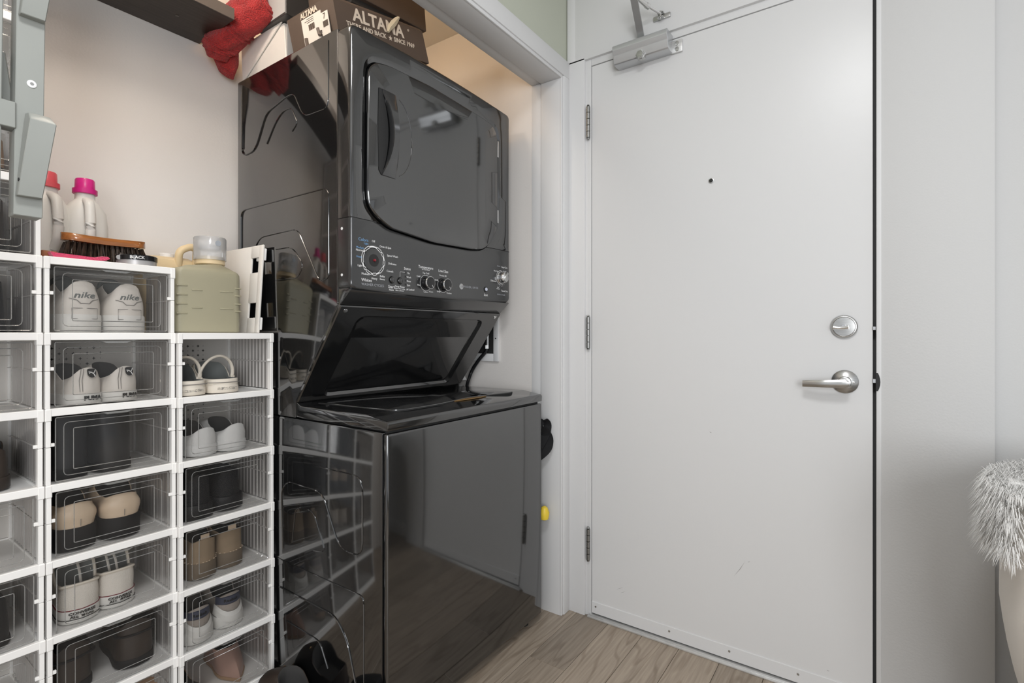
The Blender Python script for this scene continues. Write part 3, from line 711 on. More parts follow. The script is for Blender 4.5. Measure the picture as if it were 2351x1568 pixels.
# things in the gap beside the machine
b = NB()
uo = thing('washer_outlet_box', 'white framed washer outlet box in the closet wall behind the machine', 'outlet box', (1.75, 1.4, 0.97))
for q in ((1.3055, 1.331, 0.9755, 1.20), (1.331, 1.52, 0.9755, 1.0084), (1.331, 1.52, 1.165, 1.20), (1.495, 1.52, 1.0084, 1.165)):
    box(b, 1.744, 1.756, q[0], q[1], q[2], q[3], 0.002)
obj('frame', b, M['trim'], uo)
b = NB(); box(b, 1.752, 1.757, 1.331, 1.495, 1.0084, 1.165); obj('recess_shade_plate', b, M['gap'], uo)  # flat plate, painted dark for the shade inside the outlet box
b = NB(); lathe(b, [(0.003, 0), (0.003, 0.0006)], (1.744, 1.3185, 1.0733), '-x', 10); obj('screw', b, M['gap'], uo)
for yy in (1.358, 1.42):
    b = NB(); tube(b, [(1.738, yy, 1.10), (1.738, yy, 1.035)], 0.009, 10); tube(b, [(1.738, yy, 1.045), (1.738, yy, 1.03)], 0.013, 6); tube(b, [(1.752, yy, 1.07), (1.738, yy, 1.07)], 0.006, 8); obj('valve', b, M['steel'], uo)
for i, (yy, dy, lab) in enumerate(((1.358, 0.09, 'black water hose looping down from the nearer valve of the outlet box'), (1.42, 0.10, 'black water hose dropping from the farther valve of the outlet box'))):
    b = NB()
    pts = [(1.738, yy, 1.028), (1.735, yy + 0.01, 1.012), (1.728, yy + 0.035, 0.985), (1.720, yy + dy * 0.75, 0.94), (1.712, yy + dy, 0.88), (1.708, yy + dy + 0.01, 0.80), (1.706, yy + dy + 0.012, 0.62), (1.704, yy + 0.12, 0.42)]
    q = smooth_poly(pts, 0.03, 4, False); tube(b, q, 0.0075, 10)
    tag(obj('water_hose', b, M['black'], None), lab, 'hose', 'washer water hoses')
b = NB(); prism(b, [(1.645, 0.0), (1.694, -0.002), (1.674, 0.055)], 'y', -0.0005, 0.0005, mtx=Matrix.Translation((0.040, 1.470, 0.893)) @ Matrix.Rotation(-0.3, 4, 'X'))
tag(obj('paper_tag', b, M['print']), 'small white triangular paper tag hanging on the hoses behind the washer lid', 'tag')
b = NB()
pts = [(1.690, 1.10, 0.60), (1.700, 1.066, 0.622), (1.716, 1.042, 0.650), (1.722, 1.040, 0.685), (1.712, 1.050, 0.712), (1.700, 1.066, 0.722)]
def strap(bm, pts, w, th):
    P = smooth_poly(pts, 0.02, 4, False); rs = []
    for i, p in enumerate(P):
        d = (P[min(i + 1, len(P) - 1)] - P[max(i - 1, 0)]).normalized(); u = Vector((0.35, -0.94, 0.15)); v = d.cross(u).normalized(); u = v.cross(d).normalized()
        rs.append([p + u * a * w / 2 + v * e * th / 2 for a, e in ((-1, -1), (1, -1), (1, 1), (-1, 1))])
    loft(bm, rs)
strap(b, pts, 0.034, 0.004)
strap(b, [(1.690, 1.075, 0.735), (1.704, 1.055, 0.762), (1.722, 1.046, 0.742), (1.716, 1.05, 0.70), (1.698, 1.07, 0.655)], 0.030, 0.004)
tag(obj('black_strap', b, M['s_black']), 'black webbing strap looped in the gap between washer and closet jamb', 'strap')
b = NB(); lathe(b, [(0.004, 0), (0.016, 0.006), (0.020, 0.03), (0.012, 0.05), (0.004, 0.055)], (1.704, 1.052, 0.372), 'z', 16)
tag(obj('yellow_plug', b, M['yellow']), 'yellow plastic fitting low in the gap beside the washer', 'fitting')

# ---------------------------------------------------------------- shelf
sh = thing('wall_shelf', 'dark brown wall shelf high above the shoe boxes', 'shelf', (0.2, 1.74, 2.0735))
b = NB(); box(b, -0.58, 0.812, 1.632, 1.861, 2.066, 2.101, 0.0008, 1); obj('board', b, M['shelf'], sh)
b = NB(); box(b, -0.58, 0.812, 1.6285, 1.6325, 2.066, 2.101, 0.0006, 1); obj('edge_band', b, M['shelfedge'], sh)
b = NB(); lathe(b, [(0.005, -0.0008), (0.004, 0.001)], (0.70, 1.75, 2.0655), 'z', 14); obj('screw_cap', b, M['shelfedge'], sh)

# ---------------------------------------------------------------- coat rack
rk = thing('coat_rack', 'sage grey wooden peg rack hanging at the closet opening', 'coat rack', (0.22, 1.2, 1.29))
lean = Matrix.Translation((0.2284, 1.2, 1.2945)) @ Matrix.Rotation(math.radians(0.62), 4, 'Y')
b = NB(); box(b, 0, 0.0375, 0, 0.036, 0, 0.86, 0.0012, 1, lean); po = obj('post', b, M['sage'], rk)
b = NB(); lathe(b, [(0.0065, 0), (0.0065, 0.0012), (0.005, 0.0018)], (0.2515, 1.200, 1.525), '-y', 20); sw = obj('screw', b, M['print'], po)
b = NB(); lathe(b, [(0.003, 0.001), (0.0028, 0.0022)], (0.2515, 1.200, 1.525), '-y', 6); obj('screw_socket', b, M['steel'], sw)
b = NB(); box(b, 0, 0.0375, 0, 0.036, 0, 0.86, 0.0012, 1, Matrix.Translation((0.1745, 1.2, 1.2945)) @ Matrix.Rotation(math.radians(0.62), 4, 'Y')); obj('post', b, M['sage'], rk)
b = NB(); box(b, 0.175, 0.2305, 1.196, 1.226, 1.441, 1.485, 0.001, 1); obj('cross_rail', b, M['sage'], rk)
b = NB(); box(b, 0.12, 0.30, 1.142, 1.206, 2.10, 2.15, 0.002, 1); obj('wall_bracket', b, M['sage'], rk)
def peg(x, yb, z0, z1, tilt, yt):
    """flip-down peg: a tapered block leaning out from the post"""
    b = NB()
    fx = tilt
    P = [[(x - 0.002, yb, z0), (x + 0.031, yb, z0 + 0.000), (x + 0.031, yb - 0.014, z0 + 0.000), (x - 0.002, yb - 0.014, z0)],
         [(x + fx * .9 - 0.001, yb, z1 - 0.012), (x + fx * .9 + 0.0335, yb, z1 - 0.012), (x + fx * .9 + 0.0335, yb - yt, z1 - 0.014), (x + fx * .9 - 0.001, yb - yt, z1 - 0.014)],
         [(x + fx + 0.000, yb, z1 + 0.006), (x + fx + 0.030, yb, z1 + 0.006), (x + fx + 0.029, yb - yt * .45, z1 + 0.003), (x + fx + 0.001, yb - yt * .45, z1 + 0.003)]]
    loft(b, P); bmesh.ops.bevel(b, geom=list(b.edges), offset=0.0012, segments=1, profile=0.5, affect='EDGES')
    return obj('peg', b, M['sage'], rk)
pg = peg(0.232, 1.200, 1.326, 1.466, 0.011, 0.042)
b = NB(); lathe(b, [(0.003, -0.001), (0.003, 0.0006)], (0.2318, 1.184, 1.352), '-x', 12); obj('pivot_hole', b, M['gap'], pg)
peg(0.236, 1.200, 1.636, 1.776, 0.011, 0.042)
b = NB(); box(b, 0, 0.016, 0, 0.022, 0, 0.085, 0.002, 1, Matrix.Translation((0.2195, 1.236, 1.495)) @ Matrix.Rotation(-0.12, 4, 'Y')); obj('peg', b, M['sage'], rk)

# ---------------------------------------------------------------- shoe boxes
P_, BASE, BW, BD = 0.1777, 0.0283, 0.2725, 0.285
def box_meshes():
    d = {}
    b = NB()   # frame: rim bands with corner lugs, posts
    Wd, Dp, H_ = BW, BD, P_
    box(b, 0, Wd, 0, 0.012, H_ - 0.018, H_, 0.0012, 1); box(b, 0, Wd, Dp - 0.010, Dp, H_ - 0.018, H_, 0.0012, 1)
    for x0 in (0, Wd - 0.010): box(b, x0, x0 + 0.010, 0.006, Dp - 0.004, H_ - 0.018, H_, 0.0012, 1)
    for x0 in (-0.0008, Wd - 0.0112):
        box(b, x0, x0 + 0.012, -0.001, 0.022, H_ - 0.0295, H_ - 0.001, 0.0016, 1); box(b, x0, x0 + 0.012, Dp - 0.021, Dp, H_ - 0.0295, H_ - 0.001, 0.0016, 1)
    for x0 in (0.0012, Wd - 0.0102):
        for y0 in (0.001, Dp - 0.019):
            box(b, x0, x0 + 0.009, y0, y0 + 0.018, 0.0, H_ * 0.49, 0.001, 1); box(b, x0, x0 + 0.009, y0, y0 + 0.018, H_ * 0.49 + 0.0008, H_ - 0.02, 0.001, 1)
    box(b, 0.009, Wd - 0.009, 0.010, Dp - 0.008, H_ - 0.006, H_ - 0.0035)
    d['frame'] = b, M['white']
    for s, nm in ((0, 'side_panel'), (1, 'side_panel2')):
        b = NB(); xc = 0.004 if s == 0 else Wd - 0.004
        for z0, z1 in ((0.002, H_ * 0.485), (H_ * 0.505, H_ - 0.018)):
            n = 48; pts = []
            for i in range(n + 1):
                yy = lerp(0.02, Dp - 0.02, i / n); ph = (i % 4) ; pts.append((xc + (0.0012 if ph in (1, 2) else -0.0012), yy))
            vs0 = [b.verts.new((x, yy, z0)) for x, yy in pts]; vs1 = [b.verts.new((x, yy, z1)) for x, yy in pts]
            for i in range(n): b.faces.new((vs0[i], vs0[i + 1], vs1[i + 1], vs1[i]))
        box(b, xc - 0.002, xc + 0.002, 0.02, Dp - 0.02, H_ * 0.485, H_ * 0.505)
        d[nm] = b, M['box_rib']
    b = NB(); box(b, 0.009, Wd - 0.009, Dp - 0.008, Dp - 0.005, 0.001, H_ - 0.018); d['back_panel'] = b, M['box_back']
    b = NB()   # star-shaped perforations
    for i in range(11):
        for j in range(6):
            x = 0.030 + i * 0.0155; z = 0.060 + j * 0.0150; q = 0.0048 if (i + j) % 2 == 0 else 0.0016
            star(b, (x, Dp - 0.0085, z), q, '-y', 0.36, 4, 0.0003)
    d['perforation'] = b, M['perf']
    b = NB()   # clear door
    box(b, 0.019, Wd - 0.017, 0.0075, 0.0090, 0.004, H_ - 0.022)
    d['door'] = b, M['box_clear']
    b = NB()
    x0, x1, z0, z1 = 0.019, Wd - 0.017, 0.004, H_ - 0.022
    def frame_ridge(m_, r, rad, yy):
        tube(b, [(x, yy, z) for x, z in rrect(x0 + m_, x1 - m_, z0 + m_ * 0.72, z1 - m_ * 0.85, r, 4)], rad, 4, True)
    frame_ridge(0.0008, 0.004, 0.0013, 0.0072); frame_ridge(0.016, 0.010, 0.0009, 0.0070); frame_ridge(0.034, 0.003, 0.0010, 0.0066)
    d['door_ridge'] = b, M['box_ridge']
    b = NB()   # lip to pull the door, under the band
    xm = Wd / 2 + 0.004
    prism(b, [(xm - 0.034, H_ - 0.0205), (xm - 0.022, H_ - 0.0262), (xm + 0.022, H_ - 0.0262), (xm + 0.034, H_ - 0.0205)], 'y', 0.003, 0.0085, 0.0008, 1)
    d['door_lip'] = b, M['box_ridge']
    b = NB()
    box(b, 0.010, 0.0175, 0.003, 0.009, H_ * 0.50, H_ * 0.50 + 0.008, 0.0008, 1)
    d['door_catch'] = b, M['white']
    b = NB(); box(b, Wd - 0.0175, Wd - 0.010, 0.003, 0.009, H_ * 0.50, H_ * 0.50 + 0.008, 0.0008, 1)
    d['door_catch2'] = b, M['white']
    b = NB(); box(b, 0, Wd, 0, 0.014, -BASE, 0.001, 0.0015, 1); box(b, 0, Wd, Dp - 0.014, Dp, -BASE, 0.001, 0.0015, 1)
    for x0_ in (0, Wd - 0.012): box(b, x0_, x0_ + 0.012, 0.006, Dp - 0.006, -BASE, 0.001, 0.0015, 1)
    box(b, 0.01, Wd - 0.01, 0.01, Dp - 0.01, -0.004, -0.001); d['base_rim'] = b, M['white']
    out = {}
    for k, (bm_, m_) in d.items():
        me = bpy.data.meshes.new(k); bmesh.ops.recalc_face_normals(bm_, faces=bm_.faces); bm_.to_mesh(me); bm_.free(); me.materials.append(m_); out[k] = me
    return out
BM_ = box_meshes()
def put(name, me, parent):
    o = bpy.data.objects.new(name, me); C.objects.link(o); o.parent = parent; return o
def shoe_box(col, k, label, door=True, base=False, stack=''):
    x0, y0 = {1: (0.0755, 1.572), 2: (0.3505, 1.5696), 3: (0.6275, 1.5587)}[col]
    top = {1: 6, 2: 6, 3: 5}[col]
    x0 += 0.0011 * (top - k) * (0.75 if col == 3 else 1)
    if col == 3: x0 -= 0.0005
    t = thing('shoe_box', label, 'shoe box', (x0, y0, BASE + k * P_), group=stack)
    put('frame', BM_['frame'], t); put('side_panel', BM_['side_panel'], t); put('side_panel', BM_['side_panel2'], t)
    bp_ = put('back_panel', BM_['back_panel'], t); put('perforation', BM_['perforation'], bp_)
    put('door_catch', BM_['door_catch'], t); put('door_catch', BM_['door_catch2'], t)
    if door:
        dr = put('door', BM_['door'], t); put('door_ridge', BM_['door_ridge'], dr); put('door_lip', BM_['door_lip'], dr)
    if base: put('base_rim', BM_['base_rim'], t)
    return t
S3, S2, S1 = 'shoe boxes stacked beside the washer', 'shoe boxes stacked under the shoe brush', 'shoe boxes stacked behind the peg rack'
for k, lab, dr in ((5, 'doorless white shoe box of foam clogs, carrying the cream jug', False), (4, 'clear-front shoe box of white knit slip-ons, right under the foam clogs', True),
                   (3, 'clear-front shoe box of black suede shoes, beside the washer', True), (2, 'clear-front shoe box of olive tan ankle boots, beside the washer', True),
                   (1, 'clear-front shoe box of grey and navy running shoes', True), (0, 'clear-front shoe box of a pointed nude pump, on the floor', True)):
    shoe_box(3, k, lab, dr, k == 0, S3)
for k, lab, dr in ((6, 'clear-front shoe box of white leather trainers, carrying the shoe brush', True), (5, 'clear-front shoe box of white sneakers with black heel badges', True),
                   (4, 'clear-front shoe box holding tall black boots', True), (3, 'clear-front shoe box of beige clogs on black soles', True),
                   (2, 'clear-front shoe box of white canvas sneakers with a maroon stripe', True), (1, 'clear-front shoe box of dark brown boots, under the canvas sneakers', True),
                   (0, 'clear-front shoe box on the floor under the dark brown boots', True)):
    shoe_box(2, k, lab, dr, k == 0, S2)
for k, lab, dr in ((10, 'shoe box out of sight at the very top of the peg rack stack', True), (9, 'shoe box level with the upper peg of the rack', True), (8, 'shoe box level with the cross rail of the peg rack', True),
                   (7, 'shoe box half hidden by the foot of the peg rack post', True), (6, 'clear-front shoe box with one black boot, level with the white trainers', True),
                   (5, 'empty clear-front shoe box level with the badge-heeled sneakers', True), (4, 'doorless shoe box with a dark brown shoe, its side bowed', False),
                   (3, 'empty clear-front shoe box under the doorless one of the peg rack stack', True), (2, 'clear-front shoe box with a slim black shoe', True),
                   (1, 'empty clear-front shoe box under the slim black shoe', True), (0, 'floor-level shoe box of the peg rack stack', True)):
    shoe_box(1, k, lab, dr, k == 0, S1)

# ---------------------------------------------------------------- shoes
def widths(pointed=False):
    if pointed: return [(0, 0), (.02, .45), (.06, .75), (.12, .95), (.22, 1.0), (.42, .92), (.62, 1.08), (.74, .98), (.84, .68), (.92, .36), (.97, .15), (1, 0)]
    return [(0, 0), (.015, .42), (.04, .70), (.09, .93), (.17, 1.0), (.42, .97), (.62, 1.12), (.76, 1.12), (.87, .92), (.945, .60), (.985, .30), (1, 0)]
def outl(L, wh, M_=18, pointed=False, y0=0.0):
    W = widths(pointed); pts = []
    ts = [(1 - math.cos(PI * i / M_)) / 2 for i in range(M_ + 1)]
    for t in ts: pts.append((interp(t, W) * wh, y0 + t * L, t))
    for t in ts[-2:0:-1]: pts.append((-interp(t, W) * wh, y0 + t * L, t))
    return pts
def shoe(name, label, loc, rot=0.0, L=0.27, wh=0.036, sole=0.03, hh=0.085, hm=0.062, ht=0.095, cl=(0.008, 0.45), wc=0.78, mats=('s_white', 's_rubber', 's_dark'),
         group=None, pointed=False, solew=1.06, lean=0.0, bulge=0.0, tilt=0.0, cat='shoe', toe=0.06, soletaper=1.0, dome=0.085):
    """a shoe lofted from sole outline to collar; heel at local y=0, toe at +y"""
    o = thing(name, label, cat, loc, group)
    if loc[1] > 1.5: L = min(L, 0.238)
    B = outl(L, wh, 18, pointed); Cc = outl((cl[1] - cl[0]) * L, wh * wc, 18, False, cl[0] * L + lean)
    K = 9; rings = []
    for s in range(K + 1):
        u = s / K; e = u ** 1.5; g = u ** 0.72; ring_ = []
        for (bx, by, t), (cx_, cy_, tc) in zip(B, Cc):
            zc = interp(t, [(0, hh), (.012, hh - .012 * dome), (.04, hh - .07 * dome), (.09, hh - .19 * dome), (.2, lerp(hh - .19 * dome, hm, .5)), (.5, hm), (.85, ht * .94), (1, ht)])
            bl = 1 + bulge * math.sin(PI * min(1, u * 1.15)) * (1 - t)
            fr = max(0, (t - 0.55) / 0.45); ee = lerp(u ** 1.1, e, fr)
            ring_.append(Vector((lerp(bx, cx_, ee) * bl, lerp(by, cy_, ee) - bulge * 0.03 * math.sin(PI * min(1, u * 1.1)) * (1 - t), lerp(sole - 0.002, zc, g))))
        rings.append(ring_)
    lip = [Vector((p.x * 0.94, p.y * 0.99 + 0.002, p.z + 0.0012)) for p in rings[-1]]
    b = NB(); loft(b, rings + [lip], cap0=True, cap1=False); up = obj('upper', b, M[mats[0]], o, 50, False)
    top = rings[-1]; cyc = sum(p.y for p in top) / len(top)
    def shr(f, dz, zabs=None): return [Vector((p.x * f, cyc + (p.y - cyc) * (f + .02), (p.z + dz) if zabs is None else lerp(p.z, zabs, 1))) for p in top]
    b = NB(); loft(b, [[Vector((p.x, p.y, p.z)) for p in lip], shr(0.90, -0.004), shr(0.86, -0.02), shr(0.86, 0, sole + 0.012)], cap0=False, cap1=True); obj('lining', b, M[mats[2]], o, 50, False)
    b = NB()
    sr = []
    for f, z in ((0.97 * soletaper, 0.0), (1.0 * soletaper, 0.003), (1.0, sole - 0.004), (0.975, sole), (0.9, sole)):
        sr.append([Vector((x * solew * f, L / 2 + (yy - L / 2) * (1 + (solew - 1) * 0.35) * (0.5 + f * 0.5), z)) for x, yy, t in B])
    loft(b, sr); obj('sole', b, M[mats[1]], o, 50, False)
    o.rotation_euler = (tilt, 0, rot)
    return o
def heel_text(o, body, z, size, m, y=-0.002, x=0.0, sx=1.0, bold=0.0, name='heel_logo', ext=0.0006, curve=0.0, shear=0.0):
    b = NB(); text_bm(b, body, (x, 0, z), size, bold=bold, sx=sx, ext=ext, shear=shear)
    for v in b.verts: v.co.y += y + curve * (v.co.x - 0) ** 2
    return obj(name, b, M[m], o, 35, False)
def fl(k): return BASE + k * P_ + 0.0005

# middle stack, top box: white leather trainers
for x, side, r in ((0.4345, 'left', 0.10), (0.5290, 'right', 0.06)):
    o = shoe('trainer', f'{side} white leather trainer with stitched heel panel, box under the shoe brush', (x, 1.602, fl(6)), r, 0.26, 0.0445, 0.045, 0.128, 0.10, 0.135, (0.03, 0.42), 0.68, ('s_white', 's_rubber', 's_greyl'), 'white leather trainers', bulge=0.06, lean=0.0)
    heel_text(o, 'nike', 0.092, 0.021, 's_greyl', y=0.0015, sx=1.25, bold=0.0003, curve=7, shear=0.25)
    b = NB(); tube(b, [(xx, -0.0010 + 9 * xx * xx, z) for xx, z in ((-0.030, 0.084), (-0.016, 0.080), (-0.009, 0.072), (0.009, 0.072), (0.016, 0.080), (0.030, 0.084))], 0.0008, 5)
    tube(b, [(xx, -0.0035 + 7 * xx * xx, z) for xx, z in ((-0.026, 0.060), (0.026, 0.060), (0.026, 0.034), (-0.026, 0.034))], 0.0008, 5, True); obj('stitching', b, M['stitch'], o, 35, False)
    b = NB(); tube(b, [(0.026 * math.cos(a), 0.115 + 0.01 * math.sin(a), 0.118 + 0.024 * math.sin(a)) for a in [PI * i / 12 for i in range(13)]], 0.006, 8); obj('tongue', b, M['s_greyl'], o, 35, False)
# second box: sneakers with black heel badges
for x, side, r in ((0.4430, 'left', 0.20), (0.5220, 'right', 0.24)):
    o = shoe('sneaker', f'{side} white sneaker with a black badge on its heel', (x, 1.598, fl(5)), r, 0.27, 0.0375, 0.026, 0.090, 0.058, 0.098, (0.02, 0.50), 0.76, ('s_white', 's_rubber', 's_dark'), 'white sneakers with heel badges', bulge=0.05)
    b = NB(); prism(b, [(p.x, p.y) for p in smooth_poly([(-0.0105, 0.012, 0), (0.0105, 0.012, 0), (0.0095, -0.006, 0), (0, -0.012, 0), (-0.0095, -0.006, 0)], 0.006, 4)], 'y', -0.0008, 0.0008)
    bmesh.ops.transform(b, matrix=Matrix.Translation((0.004, -0.0008, 0.076)) @ Matrix.Rotation(-0.22, 4, 'X') @ Matrix.Rotation(0.14, 4, 'Z'), verts=b.verts); bg = obj('heel_badge', b, M['blacktext'], o, 35, False)
    b = NB(); tube(b, [(-0.008, -0.0005, 0.004), (-0.002, -0.0005, 0.003), (0.004, -0.0005, -0.002), (0.006, -0.0005, -0.008)], 0.0012, 5); tube(b, [(0.002, -0.0005, 0.000), (0.006, -0.0005, 0.004), (0.008, -0.0005, 0.009)], 0.0009, 5); tube(b, [(-0.004, -.0005, 0.0035), (-0.007, -.0005, -0.001)], 0.0008, 5)
    bmesh.ops.transform(b, matrix=Matrix.Translation((0.004, -0.0025, 0.076)) @ Matrix.Rotation(-0.22, 4, 'X') @ Matrix.Rotation(0.14, 4, 'Z'), verts=b.verts); obj('leaping_emblem', b, M['print'], bg, 35, False)
    heel_text(o, 'PUMA', 0.0150, 0.0145, 'blacktext', y=-0.0035, x=0.006, bold=0.0006, curve=8, name='sole_lettering')
    b = NB(); tube(b, [(-0.018, 0.001, 0.088), (-0.021, 0.0035, 0.060), (-0.019, 0.004, 0.032)], 0.0007, 4); tube(b, [(-0.013, -0.0005, 0.088), (-0.016, 0.0012, 0.060), (-0.014, 0.002, 0.032)], 0.0007, 4); obj('stitching', b, M['stitch'], o, 35, False)
# third box: black boots
for x, side, r in ((0.410, 'left', 0.04), (0.505, 'right', 0.10)):
    shoe('boot', f'{side} tall black boot in the third box of its stack', (x, 1.606, fl(4)), r, 0.26, 0.040, 0.022, 0.150, 0.148, 0.152, (0.05, 0.42), 0.92, ('s_blackl', 's_black', 's_black'), 'tall black boots', dome=0.0, cat='boot')
# fourth: beige clogs on black soles
for x, side, r in ((0.4250, 'left', 0.08), (0.5160, 'right', -0.05)):
    o = shoe('clog', f'{side} beige rounded clog on a thick black sole', (x, 1.604, fl(3)), r, 0.25, 0.041, 0.054, 0.112, 0.103, 0.134, (0.03, 0.56), 0.86, ('s_clog', 's_black', 's_black'), 'beige clogs on black soles', dome=0.03, bulge=0.17, solew=1.12, soletaper=0.97, cat='clog')
    b = NB(); tube(b, [(0.0, -0.0062, 0.075), (0.0, -0.0052, 0.058)], 0.0006, 4); obj('seam', b, M['stitch'], o, 35, False)
# fifth: canvas sneakers
for x, side, r, dy in ((0.4280, 'left', -0.05, 0), (0.5105, 'right', 0.02, 0.012)):
    o = shoe('canvas_sneaker', f'{side} white canvas sneaker with maroon stripe round its rubber sole', (x, 1.598 + dy, fl(2)), r, 0.28, 0.0405, 0.034, 0.094, 0.082, 0.138, (0.016, 0.46), 0.88, ('s_canvas', 's_rubber', 's_greyl'), 'white canvas sneakers', dome=0.0, bulge=0.03, solew=1.05)
    B = outl(0.238, 0.0405, 18)
    b = NB(); tube(b, [(x_ * 1.045, 0.119 + (y_ - 0.119) * 1.012, 0.0325) for x_, y_, t in B], 0.0013, 5, True); obj('maroon_stripe', b, M['maroon'], o, 35, False)
    b = NB(); tube(b, [(x_ * 1.065, 0.119 + (y_ - 0.119) * 1.022, 0.010) for x_, y_, t in B], 0.0011, 5, True); obj('black_stripe', b, M['blacktext'], o, 35, False)
    heel_text(o, 'CONVERSE', 0.0255, 0.0085, 'blacktext', y=-0.0045, sx=1.25, bold=0.0002, curve=9, name='heel_lettering')
    heel_text(o, 'ALL   STAR', 0.0175, 0.0085, 'blacktext', y=-0.0045, sx=1.15, bold=0.0003, curve=9, name='heel_lettering')
    b = NB(); star(b, (0.0005, -0.0045, 0.0178), 0.0045, '-y'); obj('heel_star', b, M['blacktext'], o, 35, False)
    b = NB(); Cc = outl(0.444 * 0.238, 0.0405 * 0.88, 18, False, 0.016 * 0.238); tube(b, [(x_ * 1.02, y_ - 0.0005, interp(t, [(0, .093), (.5, .081), (.85, .130), (1, .137)])) for x_, y_, t in Cc], 0.0035, 6, True); obj('collar_binding', b, M['s_foam'], o, 35, False)
    b = NB()
    for q in (0.008,) if side == 'left' else (-0.006, 0.010): tube(b, [(q, 0.035, 0.05), (q * 1.1, 0.065, 0.10), (q * .9, 0.10, 0.136)], 0.0028, 6, flat=0.4)
    obj('laces', b, M['s_canvas'], o, 35, False)
# sixth: dark brown boots
for x, side, r in ((0.420, 'left', 0.10), (0.548, 'right', -0.12)):
    o = shoe('boot', f'{side} dark brown leather boot below the canvas sneakers', (x, 1.612, fl(1)), r, 0.25, 0.043, 0.022, 0.120, 0.118, 0.135, (0.03, 0.45), 0.86, ('s_brown', 's_black', 's_black'), 'dark brown boots', cat='boot')
    b = NB(); Cc = outl(0.40 * 0.25, 0.041, 18, False, 0.004); tube(b, [(x_ * 1.03, y_ - 0.002, 0.085 + 0.01 * t) for x_, y_, t in Cc], 0.005, 6, True, flat=0.5); obj('ankle_strap', b, M['s_black'], o, 35, False)

# right stack: foam clogs
for x, side in ((0.6735, 'left'), (0.7680, 'right')):
    o = shoe('foam_clog', f'{side} off-white foam clog with its heel strap raised', (x, 1.578, fl(5)), 0.0, 0.25, 0.0445, 0.022, 0.040, 0.040, 0.088, (0.02, 0.62), 0.93, ('s_foam', 's_foam', 's_greyl'), 'off-white foam clogs', dome=0.0, solew=1.03, cat='clog')
    b = NB(); tube(b, [(0.0485 * math.cos(a), 0.075 - 0.022 * math.sin(a), 0.044 + 0.064 * math.sin(a)) for a in [PI * i / 20 for i in range(21)]], 0.0052, 8, flat=0.8); obj('heel_strap', b, M['s_foam'], o, 35, False)
    for q in (-1, 1):
        b = NB(); lathe(b, [(0.001, 0), (0.006, 0.001), (0.006, 0.004), (0.003, 0.005)], (q * 0.050, 0.078, 0.042), '-y', 12); obj('rivet', b, M['s_foam'], o, 35, False)
    b = NB(); tube(b, [(0.0455 * math.cos(a), 0.022 + 0.022 * math.sin(a), 0.031) for a in [PI + PI * i / 16 for i in range(17)]], 0.0012, 5); obj('groove', b, M['stitch'], o, 35, False)
    b = NB()
    for q in range(40): box(b, (q % 20) * 0.0028 - 0.028, (q % 20) * 0.0028 - 0.0265, -0.0005 + 6 * ((q % 20) * 0.0028 - 0.028) ** 2 - 0.001, 0.002, 0.010 + (q // 20) * 0.004 + rnd.random() * .002, 0.0114 + (q // 20) * 0.004 + rnd.random() * .002)
    g = obj('textured_heel', b, M['stitch'], o, 35, False)
# knit slip-ons
for x, side, r in ((0.7170, 'left', 0.15), (0.8050, 'right', 0.17)):
    shoe('slip_on', f'{side} plain white knit slip-on', (x, 1.590, fl(4)), r, 0.265, 0.041, 0.030, 0.079, 0.052, 0.092, (0.02, 0.50), 0.78, ('s_white2', 's_white2', 's_dark'), 'white knit slip-ons', dome=0.06, bulge=0.05)
# black suede shoes
for x, side, r, dy in ((0.700, 'left', 0.12, 0.0), (0.790, 'right', 0.05, 0.012)):
    o = shoe('suede_shoe', f'{side} black suede shoe with a chunky sole', (x, 1.588 + dy, fl(3)), r, 0.265, 0.039, 0.040, 0.125, 0.105, 0.13, (0.02, 0.42), 0.76, ('s_black', 's_blackl', 's_black'), 'black suede shoes', solew=1.2)
# olive tan ankle boots
for x, side, r, dy in ((0.7130, 'left', 0.02, 0.0), (0.7960, 'right', 0.0, 0.012)):
    o = shoe('ankle_boot', f'{side} olive tan ankle boot with a pull tab', (x, 1.590 + dy, fl(2)), r, 0.265, 0.039, 0.045, 0.110, 0.106, 0.135, (0.03, 0.44), 0.86, ('s_tan', 's_tansole', 's_black'), 'olive tan ankle boots', dome=0.03, cat='boot')
    b = NB(); box(b, -0.010, 0.014, 0.006, 0.010, 0.094, 0.124, 0.0012, 1, Matrix.Rotation(-0.04, 4, 'X')); obj('pull_tab', b, M['s_clog'], o, 35, False)
    B = outl(0.238, 0.039, 18); b = NB()
    for x_, y_, t in B:
        if t < 0.5: box(b, x_ * 1.03 - .002, x_ * 1.03 + .002, y_ - 0.002, y_ + 0.001, 0.0465, 0.0482)
    obj('welt_stitching', b, M['s_clog'], o, 35, False)
